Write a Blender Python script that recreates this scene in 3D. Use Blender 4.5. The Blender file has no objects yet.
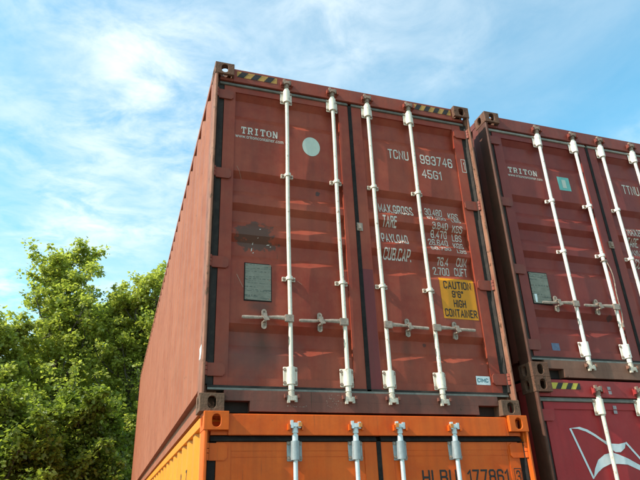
import bpy, bmesh, math, random
import numpy as np
from mathutils import Vector, Matrix, noise as mnoise

sc = bpy.context.scene
COL = sc.collection
random.seed(7)

# ------------------------------------------------------------------ camera
cam_data = bpy.data.cameras.new('camera')
cam = bpy.data.objects.new('camera', cam_data)
COL.objects.link(cam)
cam_data.sensor_width = 36.0
cam_data.lens = 33.66
cam_data.clip_start = 0.05
cam_data.clip_end = 3000
yaw, pitch, roll = 0.3322, 0.4376, -0.0406
cy_, sy_, cp_, sp_ = math.cos(yaw), math.sin(yaw), math.cos(pitch), math.sin(pitch)
fwd = Vector((sy_*cp_, cy_*cp_, sp_))
rgt = Vector((cy_, -sy_, 0)); upv = rgt.cross(fwd)
r2 = rgt*math.cos(roll) + upv*math.sin(roll)
u2 = -rgt*math.sin(roll) + upv*math.cos(roll)
cam.matrix_world = Matrix(((r2.x, u2.x, -fwd.x, -0.5082), (r2.y, u2.y, -fwd.y, -3.9919),
                           (r2.z, u2.z, -fwd.z, -0.6643), (0, 0, 0, 1)))
sc.camera = cam

# ------------------------------------------------------------------ light
SUN = Vector((-0.735, -0.102, 0.67)).normalized()
SUN_EL = math.asin(SUN.z)
SUN_AZ = math.atan2(SUN.x, SUN.y)          # clockwise from +Y
sd = bpy.data.lights.new('sun', 'SUN')
sd.energy = 3.75; sd.angle = math.radians(0.53); sd.color = (1.0, 0.95, 0.87)
so = bpy.data.objects.new('sun', sd); COL.objects.link(so)
so.rotation_mode = 'QUATERNION'
so.rotation_quaternion = SUN.to_track_quat('Z', 'Y')
so.location = (-10, -3, 12)

world = bpy.data.worlds.new('World'); sc.world = world
world.use_nodes = True
wn = world.node_tree; wn.nodes.clear()
def W(t, **k):
    n = wn.nodes.new(t)
    for a, b in k.items(): setattr(n, a, b)
    return n
wo = W('ShaderNodeOutputWorld'); wb = W('ShaderNodeBackground')
sky = W('ShaderNodeTexSky', sky_type='NISHITA', sun_disc=False)
sky.sun_elevation = SUN_EL; sky.sun_rotation = SUN_AZ % (2*math.pi)
sky.altitude = 50; sky.air_density = 1.0; sky.dust_density = 1.1; sky.ozone_density = 1.0
wb.inputs['Strength'].default_value = 0.15
# thin cirrus: noise over the direction projected on a flat layer
tc = W('ShaderNodeTexCoord'); sep = W('ShaderNodeSeparateXYZ')
wn.links.new(tc.outputs['Generated'], sep.inputs[0])
mz = W('ShaderNodeMath', operation='MAXIMUM'); mz.inputs[1].default_value = 0.06
wn.links.new(sep.outputs['Z'], mz.inputs[0])
dx = W('ShaderNodeMath', operation='DIVIDE'); dy = W('ShaderNodeMath', operation='DIVIDE')
wn.links.new(sep.outputs['X'], dx.inputs[0]); wn.links.new(mz.outputs[0], dx.inputs[1])
wn.links.new(sep.outputs['Y'], dy.inputs[0]); wn.links.new(mz.outputs[0], dy.inputs[1])
cmb = W('ShaderNodeCombineXYZ')
wn.links.new(dx.outputs[0], cmb.inputs[0]); wn.links.new(dy.outputs[0], cmb.inputs[1])
def cloud(scale, rot, sx, detail, dist, lo, hi, off=(0, 0, 0)):
    mp = W('ShaderNodeMapping'); mp.inputs['Rotation'].default_value = (0, 0, rot)
    mp.inputs['Scale'].default_value = (sx, 1, 1); mp.inputs['Location'].default_value = off
    wn.links.new(cmb.outputs[0], mp.inputs[0])
    n = W('ShaderNodeTexNoise'); n.inputs['Scale'].default_value = scale
    n.inputs['Detail'].default_value = detail; n.inputs['Roughness'].default_value = 0.62
    n.inputs['Distortion'].default_value = dist
    wn.links.new(mp.outputs[0], n.inputs['Vector'])
    r = W('ShaderNodeMapRange'); r.inputs[1].default_value = lo; r.inputs[2].default_value = hi
    r.interpolation_type = 'SMOOTHSTEP'
    wn.links.new(n.outputs['Fac'], r.inputs[0])
    return r.outputs[0]
big = cloud(0.9, 0.4, 1.0, 3, 0.3, 0.32, 0.68, (0.62, 0.30, 0))
fine = cloud(6.5, 0.9, 0.9, 10, 0.35, 0.24, 0.74)
veil = cloud(1.3, 0.9, 0.6, 9, 0.5, 0.36, 0.72, (3, 1, 0))
m1 = W('ShaderNodeMath', operation='MULTIPLY'); wn.links.new(big, m1.inputs[0]); wn.links.new(fine, m1.inputs[1])
m2 = W('ShaderNodeMath', operation='MULTIPLY_ADD'); m2.inputs[1].default_value = 0.30
wn.links.new(veil, m2.inputs[0]); wn.links.new(m1.outputs[0], m2.inputs[2])
m3 = W('ShaderNodeMath', operation='MULTIPLY'); m3.inputs[1].default_value = 0.9; m3.use_clamp = True
wn.links.new(m2.outputs[0], m3.inputs[0])
mix = W('ShaderNodeMix', data_type='RGBA')
wn.links.new(m3.outputs[0], mix.inputs['Factor'])
tint = W('ShaderNodeMix', data_type='RGBA', blend_type='MULTIPLY')
tint.inputs['Factor'].default_value = 1.0
tint.inputs['B'].default_value = (0.72, 1.30, 1.18, 1)
wn.links.new(sky.outputs[0], tint.inputs['A'])
wn.links.new(tint.outputs['Result'], mix.inputs['A'])
mix.inputs['B'].default_value = (4.1, 4.5, 4.6, 1)
wn.links.new(mix.outputs['Result'], wb.inputs['Color'])
wn.links.new(wb.outputs[0], wo.inputs[0])

sc.view_settings.view_transform = 'Standard'
sc.view_settings.look = 'None'
sc.view_settings.exposure = 0.86
sc.view_settings.gamma = 1.0
sc.cycles.max_bounces = 8

# ------------------------------------------------------------------ materials
class NT:
    def __init__(s, name):
        s.m = bpy.data.materials.new(name); s.m.use_nodes = True
        s.t = s.m.node_tree; s.t.nodes.clear()
        s.out = s.n('ShaderNodeOutputMaterial')
    def n(s, t, **k):
        x = s.t.nodes.new(t)
        for a, b in k.items(): setattr(x, a, b)
        return x
    def l(s, a, b): s.t.links.new(a, b)
    def pos(s, scale=(1, 1, 1), loc=(0, 0, 0), rot=(0, 0, 0)):
        g = s.n('ShaderNodeNewGeometry'); m = s.n('ShaderNodeMapping')
        m.inputs['Scale'].default_value = scale; m.inputs['Location'].default_value = loc
        m.inputs['Rotation'].default_value = rot
        s.l(g.outputs['Position'], m.inputs[0]); return m.outputs[0]
    def noise(s, vec, scale, detail=4, rough=0.55, lo=None, hi=None, dist=0.0):
        x = s.n('ShaderNodeTexNoise'); x.inputs['Scale'].default_value = scale
        x.inputs['Detail'].default_value = detail; x.inputs['Roughness'].default_value = rough
        x.inputs['Distortion'].default_value = dist
        s.l(vec, x.inputs['Vector'])
        if lo is None: return x.outputs['Fac']
        r = s.n('ShaderNodeMapRange'); r.inputs[1].default_value = lo; r.inputs[2].default_value = hi
        s.l(x.outputs['Fac'], r.inputs[0]); return r.outputs[0]
    def math(s, op, a, b=None, c=None, clamp=False):
        x = s.n('ShaderNodeMath', operation=op); x.use_clamp = clamp
        for i, v in enumerate((a, b, c)):
            if v is None: continue
            if isinstance(v, (int, float)): x.inputs[i].default_value = v
            else: s.l(v, x.inputs[i])
        return x.outputs[0]
    def mix(s, f, a, b, blend='MIX'):
        x = s.n('ShaderNodeMix', data_type='RGBA', blend_type=blend)
        for k, v in (('Factor', f), ('A', a), ('B', b)):
            if isinstance(v, (int, float)): x.inputs[k].default_value = v
            elif isinstance(v, tuple): x.inputs[k].default_value = (*v, 1)
            else: s.l(v, x.inputs[k])
        return x.outputs['Result']
    def bsdf(s, color, rough=0.5, metal=0.0, bump=None, bstr=0.2, bdist=0.01, spec=0.35):
        b = s.n('ShaderNodeBsdfPrincipled')
        for k, v in (('Base Color', color), ('Roughness', rough), ('Metallic', metal)):
            if isinstance(v, (int, float)): b.inputs[k].default_value = v
            elif isinstance(v, tuple): b.inputs[k].default_value = (*v, 1)
            else: s.l(v, b.inputs[k])
        b.inputs['Specular IOR Level'].default_value = spec
        if bump is not None:
            bp = s.n('ShaderNodeBump'); bp.inputs['Strength'].default_value = bstr
            bp.inputs['Distance'].default_value = bdist
            s.l(bump, bp.inputs['Height']); s.l(bp.outputs[0], b.inputs['Normal'])
        s.l(b.outputs[0], s.out.inputs[0]); return b

def paint(name, base, faded, dirt=(0.05, 0.03, 0.025), rust=(0.075, 0.035, 0.02), chip=0.70, dirt_amt=0.55,
          rough=0.45, loc=(0, 0, 0), blotches=(), streak=0.35, fade_lo=0.38, fade_hi=0.66, repaint=None, grain=1.0):
    t = NT(name)
    p = t.pos(loc=loc)
    f = t.noise(p, 1.7, 5, 0.6, fade_lo, fade_hi)
    c = t.mix(t.math('MULTIPLY', f, 0.85), base, faded)
    c = t.mix(t.noise(p, 9.0, 6, 0.7, 0.40, 0.75), c, t.mix(0.75, c, faded))
    if repaint:
        (zt, xa, xb, rc) = repaint
        g = t.n('ShaderNodeNewGeometry'); s_ = t.n('ShaderNodeSeparateXYZ'); t.l(g.outputs['Position'], s_.inputs[0])
        m = t.math('MULTIPLY', t.math('LESS_THAN', s_.outputs['Z'], zt),
                   t.math('MULTIPLY', t.math('GREATER_THAN', s_.outputs['X'], xa), t.math('LESS_THAN', s_.outputs['X'], xb)))
        c = t.mix(t.math('MULTIPLY', m, 0.75), c, rc)
    # patchy weathering: the coat is unevenly dulled
    w1 = t.noise(t.pos(loc=(loc[0]+11, loc[1], loc[2])), 3.6, 8, 0.72, 0.30, 0.70)
    c = t.mix(t.math('MULTIPLY', w1, 0.34), c, t.mix(0.55, base, dirt))
    # thin rust runs
    rr = t.noise(t.pos(scale=(46, 46, 1.3), loc=loc), 1.0, 4, 0.6, 0.64, 0.74)
    rm = t.noise(p, 2.3, 3, 0.6, 0.48, 0.60)
    c = t.mix(t.math('MULTIPLY', t.math('MULTIPLY', rr, rm), min(0.75, streak*1.6)), c, rust)
    # vertical run-off streaks
    st = t.noise(t.pos(scale=(14, 14, 0.7), loc=loc), 1.0, 6, 0.65, 0.45, 0.80)
    c = t.mix(t.math('MULTIPLY', st, streak), c, dirt)
    # broad grime
    gr = t.noise(t.pos(scale=(1, 1, 1), loc=(loc[0]+5, loc[1], loc[2]+3)), 3.1, 8, 0.7, 0.48, 0.80)
    c = t.mix(t.math('MULTIPLY', gr, dirt_amt), c, dirt)
    # small chips and rust specks
    ch = t.noise(t.pos(scale=(1, 1, 0.55), loc=loc), 30.0 if chip > 0.62 else 19.0, 6, 0.72, chip, chip+0.035)
    ch2 = t.noise(p, 6.0, 3, 0.6, *((0.47, 0.60) if chip > 0.62 else (0.30, 0.50)))
    c = t.mix(t.math('MULTIPLY', ch, ch2), c, rust)
    for (bx, bz, rx, rz, col, amt, sharp) in blotches:
        g = t.n('ShaderNodeNewGeometry'); s_ = t.n('ShaderNodeSeparateXYZ'); t.l(g.outputs['Position'], s_.inputs[0])
        ax = t.math('DIVIDE', t.math('SUBTRACT', s_.outputs['X'], bx), rx)
        az = t.math('DIVIDE', t.math('SUBTRACT', s_.outputs['Z'], bz), rz)
        d = t.math('SQRT', t.math('ADD', t.math('MULTIPLY', ax, ax), t.math('MULTIPLY', az, az)))
        nn = t.noise(p, 9.0 if sharp else 4.0, 6, 0.7)
        d = t.math('ADD', d, t.math('MULTIPLY', t.math('SUBTRACT', nn, 0.5), 3.2 if sharp else 2.0))
        r = t.n('ShaderNodeMapRange'); r.inputs[1].default_value = 1.0 if sharp else 1.2
        r.inputs[2].default_value = 0.85 if sharp else 0.2
        t.l(d, r.inputs[0])
        c = t.mix(t.math('MULTIPLY', r.outputs[0], amt), c, col)
    ro = t.math('ADD', t.math('MULTIPLY', t.noise(p, 5.0, 5, 0.6), 0.35), rough-0.15)
    hb = t.math('ADD', t.noise(p, 60.0, 4, 0.6), t.math('MULTIPLY', ch, -1.0))
    t.bsdf(c, ro, 0.0, hb, 0.18*grain, 0.004, spec=0.22)
    return t.m

def simple(name, col, var=0.25, rough=0.5, metal=0.0, spec=0.3, dirtcol=(0.05, 0.04, 0.03), dirt=0.3, scale=12.0, bstr=0.15, lo=0.45, hi=0.8):
    t = NT(name); p = t.pos()
    dark = tuple(x*(1-var) for x in col)
    c = t.mix(t.noise(p, scale, 5, 0.6, 0.35, 0.7), col, dark)
    c = t.mix(t.math('MULTIPLY', t.noise(p, scale*2.3, 7, 0.75, lo, hi), dirt), c, dirtcol)
    t.bsdf(c, rough, metal, t.noise(p, scale*6, 4, 0.6), bstr, 0.003, spec=spec)
    return t.m

M = {}
M['red_side'] = paint('faded_red_wall_paint', (0.275, 0.078, 0.037), (0.34, 0.118, 0.062), dirt=(0.16, 0.052, 0.028), chip=0.63,
                      dirt_amt=0.30, streak=0.40, rough=0.6)
M['red_door'] = paint('oxide_red_door_paint', (0.275, 0.036, 0.017), (0.350, 0.078, 0.040), dirt=(0.10, 0.030, 0.021), chip=0.71,
                      dirt_amt=0.42, streak=0.34, rough=0.42,
                      blotches=((0.385, 1.33, 0.15, 0.125, (0.085, 0.048, 0.034), 0.85, True),
                                (0.42, 0.42, 0.30, 0.22, (0.085, 0.055, 0.048), 0.55, False),
                                (0.90, 1.79, 0.022, 0.022, (0.06, 0.035, 0.03), 0.9, True),
                                (0.42, 0.76, 0.10, 0.05, (0.05, 0.038, 0.03), 0.55, False),
                                (0.44, 0.50, 0.06, 0.16, (0.07, 0.035, 0.022), 0.6, False), (1.58, 0.50, 0.05, 0.12, (0.08, 0.035, 0.02), 0.5, False),
                                (1.735, 0.545, 0.014, 0.014, (0.05, 0.03, 0.025), 0.7, True)),
                      repaint=(1.13, 1.225, 1.325, (0.12, 0.022, 0.035)))
M['red_frame'] = paint('oxide_red_frame_paint', (0.26, 0.040, 0.021), (0.33, 0.078, 0.044), dirt=(0.08, 0.045, 0.035), chip=0.655,
                       dirt_amt=0.6, streak=0.4, rough=0.5)
M['red_sill'] = paint('scraped_sill_paint', (0.16, 0.046, 0.032), (0.22, 0.075, 0.05), dirt=(0.06, 0.04, 0.033), chip=0.62,
                      dirt_amt=0.75, streak=0.5, rough=0.55)
M['post'] = paint('rusting_post_paint', (0.24, 0.075, 0.045), (0.36, 0.17, 0.10), dirt=(0.085, 0.042, 0.024), chip=0.56,
                  rust=(0.10, 0.045, 0.022), dirt_amt=0.65, streak=0.65, rough=0.6)
M['cast'] = paint('rusty_casting_iron', (0.12, 0.048, 0.028), (0.23, 0.105, 0.06), dirt=(0.045, 0.028, 0.021), chip=0.58,
                  rust=(0.10, 0.052, 0.03), dirt_amt=0.8, streak=0.5, rough=0.75, grain=6)
M['cast_low'] = paint('grimy_casting_iron', (0.125, 0.062, 0.036), (0.22, 0.115, 0.070), dirt=(0.06, 0.042, 0.032), chip=0.58,
                      rust=(0.09, 0.055, 0.035), dirt_amt=0.7, streak=0.4, rough=0.8, grain=6)
M['post_dark'] = paint('gap_shaded_rusty_post_paint', (0.075, 0.022, 0.013), (0.13, 0.050, 0.030), dirt=(0.03, 0.015, 0.010), chip=0.56,
                  rust=(0.07, 0.032, 0.018), dirt_amt=0.6, streak=0.6, rough=0.6, loc=(2, 2, 2))  # rusty post paint, darkened so the colour carries the shade between stacks
M['maroon_side'] = paint('maroon_wall_paint', (0.15, 0.032, 0.022), (0.20, 0.06, 0.04), rough=0.5, loc=(3, 7, 1))
M['maroon_door'] = paint('maroon_door_paint', (0.195, 0.024, 0.017), (0.25, 0.046, 0.032), dirt=(0.08, 0.03, 0.025), chip=0.72,
                         dirt_amt=0.28, streak=0.2, rough=0.40, loc=(3, 7, 1),
                         blotches=((3.62, 0.88, 0.035, 0.03, (0.05, 0.03, 0.028), 0.8, True),))
M['maroon_frame'] = paint('maroon_frame_paint', (0.20, 0.032, 0.022), (0.26, 0.066, 0.044), dirt=(0.07, 0.04, 0.03), chip=0.66,
                          dirt_amt=0.5, streak=0.4, loc=(3, 7, 1))
M['maroon_sill'] = paint('rust_brown_sill_paint', (0.20, 0.085, 0.055), (0.27, 0.13, 0.085), dirt=(0.09, 0.045, 0.03), chip=0.62,
                         dirt_amt=0.6, streak=0.55, rough=0.6, loc=(3, 7, 1))
M['crimson_door'] = paint('crimson_door_paint', (0.34, 0.016, 0.019), (0.38, 0.028, 0.029), dirt=(0.12, 0.02, 0.022), chip=0.74,
                          dirt_amt=0.25, streak=0.25, rough=0.42, loc=(9, 2, 5))
M['crimson_frame'] = paint('crimson_frame_paint', (0.32, 0.022, 0.022), (0.36, 0.045, 0.04), dirt=(0.09, 0.03, 0.025), chip=0.68,
                           dirt_amt=0.4, streak=0.3, loc=(9, 2, 5))
M['orange_side'] = paint('sunlit_orange_wall_paint', (0.66, 0.205, 0.008), (0.68, 0.24, 0.02), dirt=(0.40, 0.14, 0.02), chip=0.76,
                         dirt_amt=0.2, streak=0.2, rough=0.45)  # same orange coat, sunlight on the side painted in as yellow
M['orange'] = paint('orange_door_paint', (0.66, 0.080, 0.003), (0.70, 0.130, 0.014), dirt=(0.28, 0.045, 0.010), chip=0.66,
                    dirt_amt=0.42, streak=0.42, rough=0.42)
M['orange_cast'] = paint('chipped_orange_casting_paint', (0.64, 0.088, 0.003), (0.68, 0.125, 0.010), dirt=(0.22, 0.05, 0.015), chip=0.63,
                         dirt_amt=0.4, streak=0.4, rough=0.55)
M['cream'] = simple('cream_rod_paint', (0.72, 0.62, 0.50), 0.16, 0.4, dirt=0.85, dirtcol=(0.20, 0.11, 0.07), scale=13, lo=0.57, hi=0.66)
M['white_rod'] = simple('white_rod_paint', (0.80, 0.69, 0.60), 0.14, 0.4, dirt=0.85, dirtcol=(0.22, 0.11, 0.08), scale=13, lo=0.58, hi=0.66)
M['zinc'] = simple('galvanised_steel', (0.62, 0.64, 0.64), 0.18, 0.42, 0.35, dirt=0.3, dirtcol=(0.30, 0.29, 0.27), scale=14)
M['zinc_plate'] = simple('grey_zinc_plate', (0.34, 0.36, 0.36), 0.25, 0.5, 0.3, dirt=0.4, dirtcol=(0.2, 0.17, 0.14), scale=20)
M['worn'] = simple('worn_handle_steel', (0.43, 0.31, 0.24), 0.4, 0.5, 0.15, dirt=0.9, dirtcol=(0.14, 0.09, 0.06), scale=22, bstr=0.3)
M['camrust'] = simple('rusty_cam_steel', (0.34, 0.22, 0.16), 0.35, 0.65, 0.0, dirt=0.8, dirtcol=(0.10, 0.05, 0.035), scale=30, bstr=0.4)
M['camcream'] = simple('chipped_cream_cam_paint', (0.58, 0.50, 0.40), 0.25, 0.55, 0.0, dirt=0.8, dirtcol=(0.14, 0.07, 0.045), scale=28, bstr=0.4)
M['camorange'] = simple('orange_cam_paint', (0.62, 0.24, 0.06), 0.2, 0.5, 0.0, dirt=0.3, scale=28)
M['rubber'] = simple('weathered_black_rubber', (0.018, 0.014, 0.013), 0.3, 0.7, spec=0.12, dirt=0.5, dirtcol=(0.05, 0.038, 0.030), scale=8)
M['gasket_side'] = simple('scuffed_side_gasket', (0.040, 0.031, 0.027), 0.4, 0.65, spec=0.12, dirt=0.7, dirtcol=(0.085, 0.06, 0.045), scale=6)
M['pale_lip'] = simple('sunlit_pale_gasket', (0.36, 0.32, 0.27), 0.4, 0.6, dirt=0.7, dirtcol=(0.10, 0.08, 0.07), scale=7)  # pale colour stands in for sun striking the top gasket
M['rubber_grey'] = simple('sunlit_greyed_rubber', (0.20, 0.175, 0.145), 0.4, 0.6, dirt=0.5, dirtcol=(0.05, 0.045, 0.04), scale=10)  # worn grey rubber, lightened further to paint in sun on the top gasket
M['lip'] = simple('scuffed_steel_lip', (0.22, 0.19, 0.16), 0.35, 0.4, 0.4, dirt=0.6, dirtcol=(0.06, 0.05, 0.04), scale=10)
M['dark'] = simple('painted_shade_inner_steel', (0.035, 0.022, 0.018), 0.3, 0.8)  # near-black colour holds the shade of recesses
M['under'] = simple('bitumen_underside', (0.03, 0.026, 0.024), 0.3, 0.8)
M['letter'] = simple('worn_white_lettering', (0.62, 0.55, 0.47), 0.15, 0.55, dirt=0.55, dirtcol=(0.28, 0.12, 0.09), scale=22, lo=0.48, hi=0.72)
M['black_letter'] = simple('black_lettering', (0.022, 0.018, 0.016), 0.2, 0.5, dirt=0.15)
M['yellow'] = simple('amber_sticker', (0.66, 0.235, 0.005), 0.10, 0.5, dirt=0.2, dirtcol=(0.35, 0.16, 0.03), scale=8)
M['stripe_yellow'] = simple('faded_yellow_stripe', (0.50, 0.25, 0.055), 0.2, 0.6, dirt=0.65, dirtcol=(0.16, 0.09, 0.05), scale=20)
M['stripe_bright'] = simple('yellow_stripe', (0.60, 0.45, 0.06), 0.2, 0.6, dirt=0.4, dirtcol=(0.16, 0.09, 0.05), scale=20)
M['black_stripe'] = simple('black_stripe', (0.025, 0.022, 0.022), 0.3, 0.6, dirt=0.5, dirtcol=(0.11, 0.055, 0.04), scale=22)
M['circle'] = simple('pale_grey_green_disc', (0.52, 0.53, 0.44), 0.10, 0.5, dirt=0.35, dirtcol=(0.33, 0.50, 0.47), scale=26)
M['teal'] = simple('turquoise_sticker', (0.15, 0.42, 0.37), 0.18, 0.5, dirt=0.5, dirtcol=(0.30, 0.38, 0.34), scale=18)
M['white'] = simple('white_sticker', (0.75, 0.76, 0.74), 0.06, 0.5, dirt=0.15)
M['blue_ink'] = simple('blue_green_ink', (0.03, 0.16, 0.20), 0.1, 0.5, dirt=0.0)
M['grey_sticker'] = simple('peeling_grey_sticker', (0.34, 0.30, 0.30), 0.2, 0.6, dirt=0.7, dirtcol=(0.22, 0.06, 0.06), scale=40)
M['blue_sticker'] = simple('blue_grey_sticker', (0.12, 0.14, 0.22), 0.3, 0.6, dirt=0.5, dirtcol=(0.3, 0.3, 0.33), scale=60)
M['scrape_pale'] = simple('pale_bare_scuffs', (0.36, 0.27, 0.21), 0.3, 0.6, dirt=0.6, dirtcol=(0.16, 0.07, 0.05), scale=60)
M['scrape'] = simple('pale_scrape', (0.40, 0.20, 0.14), 0.2, 0.6, dirt=0.5, dirtcol=(0.2, 0.06, 0.04), scale=30)
M['flag'] = simple('pale_grey_flag_paint', (0.66, 0.67, 0.66), 0.12, 0.5, dirt=0.35, dirtcol=(0.36, 0.34, 0.34), scale=14)

def plate_mat():
    t = NT('etched_data_plate')
    c = t.mix(t.noise(t.pos(), 16, 5, 0.6, 0.3, 0.7), (0.175, 0.155, 0.115), (0.25, 0.215, 0.16))
    rows = t.noise(t.pos(scale=(4, 4, 95)), 1.0, 2, 0.5, 0.52, 0.60)
    words = t.noise(t.pos(scale=(60, 60, 75)), 1.0, 1, 0.5, 0.42, 0.5)
    c = t.mix(t.math('MULTIPLY', t.math('MULTIPLY', rows, words), 0.75), c, (0.07, 0.075, 0.06))
    c = t.mix(t.math('MULTIPLY', t.noise(t.pos(), 28, 6, 0.7, 0.55, 0.75), 0.5), c, (0.13, 0.08, 0.05))
    t.bsdf(c, 0.45, 0.4, t.noise(t.pos(), 90, 3), 0.2, 0.002); return t.m
M['plate'] = plate_mat()

def ground_mat():
    t = NT('yard_concrete')
    p = t.pos()
    c = t.mix(t.noise(p, 0.35, 6, 0.65, 0.3, 0.7), (0.19, 0.17, 0.145), (0.14, 0.127, 0.11))
    c = t.mix(t.noise(p, 22, 5, 0.7, 0.4, 0.7), c, t.mix(0.5, c, (0.12, 0.11, 0.10)))
    t.bsdf(c, 0.9, 0, t.noise(p, 45, 5, 0.7), 0.4, 0.01); return t.m
M['ground'] = ground_mat()
def grass_mat():
    t = NT('rough_grass_ground')
    p = t.pos()
    c = t.mix(t.noise(p, 0.8, 6, 0.7, 0.3, 0.7), (0.055, 0.085, 0.02), (0.09, 0.10, 0.04))
    t.bsdf(c, 0.95, 0, t.noise(p, 12, 5, 0.7), 0.8, 0.05); return t.m
M['grass'] = grass_mat()

def leaf_mat(name, a, b, tr):
    t = NT(name)
    g = t.n('ShaderNodeNewGeometry')
    at = t.n('ShaderNodeAttribute', attribute_name='tone')
    c = t.mix(at.outputs['Fac'], a, b)
    c = t.mix(t.noise(t.pos(), 0.9, 3, 0.6, 0.35, 0.7), c, t.mix(0.45, c, b))
    d = t.n('ShaderNodeBsdfPrincipled'); d.inputs['Roughness'].default_value = 0.45
    d.inputs['Specular IOR Level'].default_value = 0.35
    t.l(c, d.inputs['Base Color'])
    tl = t.n('ShaderNodeBsdfTranslucent'); t.l(t.mix(1.0, c, tr, 'MULTIPLY'), tl.inputs['Color'])
    ms = t.n('ShaderNodeMixShader'); ms.inputs[0].default_value = 0.5
    t.l(d.outputs[0], ms.inputs[1]); t.l(tl.outputs[0], ms.inputs[2]); t.l(ms.outputs[0], t.out.inputs[0])
    return t.m
M['leaf_a'] = leaf_mat('green_leaf', (0.140, 0.175, 0.030), (0.44, 0.43, 0.105), (1.6, 1.7, 0.9))
M['leaf_b'] = leaf_mat('deep_green_leaf', (0.075, 0.110, 0.020), (0.28, 0.30, 0.055), (1.6, 1.7, 0.9))
M['bark'] = simple('grey_brown_bark', (0.11, 0.085, 0.065), 0.4, 0.9, dirt=0.5, dirtcol=(0.05, 0.04, 0.03), scale=6, bstr=0.6)

# ------------------------------------------------------------------ object helpers
def thing(name, label, cat, loc=(0, 0, 0), group=None):
    o = bpy.data.objects.new(name, None); COL.objects.link(o); o.location = loc
    o.empty_display_size = 0.2
    o['label'] = label; o['category'] = cat
    if group: o['group'] = group
    return o
def link(name, me, parent=None, loc=(0, 0, 0), mat=None):
    if mat and not me.materials: me.materials.append(M[mat])
    o = bpy.data.objects.new(name, me); COL.objects.link(o); o.location = loc
    if parent: o.parent = parent
    return o
def finish(bm, name, smooth=None, bevel=0.0, seg=1):
    if bevel:
        es = [e for e in bm.edges if len(e.link_faces) == 2 and e.calc_face_angle(0) > 0.6]
        bmesh.ops.bevel(bm, geom=es, offset=bevel, segments=seg, affect='EDGES', clamp_overlap=True)
    me = bpy.data.meshes.new(name); bm.to_mesh(me); bm.free()
    if smooth:
        me.shade_smooth(); me.set_sharp_from_angle(angle=math.radians(smooth))
    return me
def box(bm, a, b):
    (x0, y0, z0), (x1, y1, z1) = a, b
    v = [bm.verts.new(p) for p in ((x0, y0, z0), (x1, y0, z0), (x1, y1, z0), (x0, y1, z0),
                                   (x0, y0, z1), (x1, y0, z1), (x1, y1, z1), (x0, y1, z1))]
    for f in ((3, 2, 1, 0), (4, 5, 6, 7), (0, 1, 5, 4), (1, 2, 6, 5), (2, 3, 7, 6), (3, 0, 4, 7)):
        bm.faces.new([v[i] for i in f])
def prism(bm, pts, axis, a, b):
    """closed outline pts (2D) extruded along axis from a to b"""
    def P(u, v, w):
        return (w, u, v) if axis == 'x' else (u, w, v) if axis == 'y' else (u, v, w)
    A = [bm.verts.new(P(u, v, a)) for u, v in pts]; B = [bm.verts.new(P(u, v, b)) for u, v in pts]
    n = len(pts)
    fs = [bm.faces.new(A), bm.faces.new(B[::-1])]
    for i in range(n):
        fs.append(bm.faces.new((A[i], B[i], B[(i+1) % n], A[(i+1) % n])))
    bmesh.ops.recalc_face_normals(bm, faces=fs)
def tube(bm, p0, p1, r0, r1=None, n=16, caps=True):
    r1 = r0 if r1 is None else r1
    p0 = Vector(p0); p1 = Vector(p1); d = (p1-p0).normalized()
    a = Vector((0, 0, 1)) if abs(d.z) < 0.9 else Vector((1, 0, 0))
    u = d.cross(a).normalized(); w = d.cross(u)
    A = []; B = []
    for i in range(n):
        t = 2*math.pi*i/n; o = u*math.cos(t)+w*math.sin(t)
        A.append(bm.verts.new(p0+o*r0)); B.append(bm.verts.new(p1+o*r1))
    fs = []
    for i in range(n):
        fs.append(bm.faces.new((A[i], A[(i+1) % n], B[(i+1) % n], B[i])))
    if caps: fs += [bm.faces.new(A[::-1]), bm.faces.new(B)]
    bmesh.ops.recalc_face_normals(bm, faces=fs)
def mk(fn, name, smooth=None, bevel=0.0, seg=1):
    bm = bmesh.new(); fn(bm); return finish(bm, name, smooth, bevel, seg)
def boxm(name, a, b, bevel=0.0, seg=1):
    return mk(lambda bm: box(bm, a, b), name, None, bevel, seg)

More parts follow.
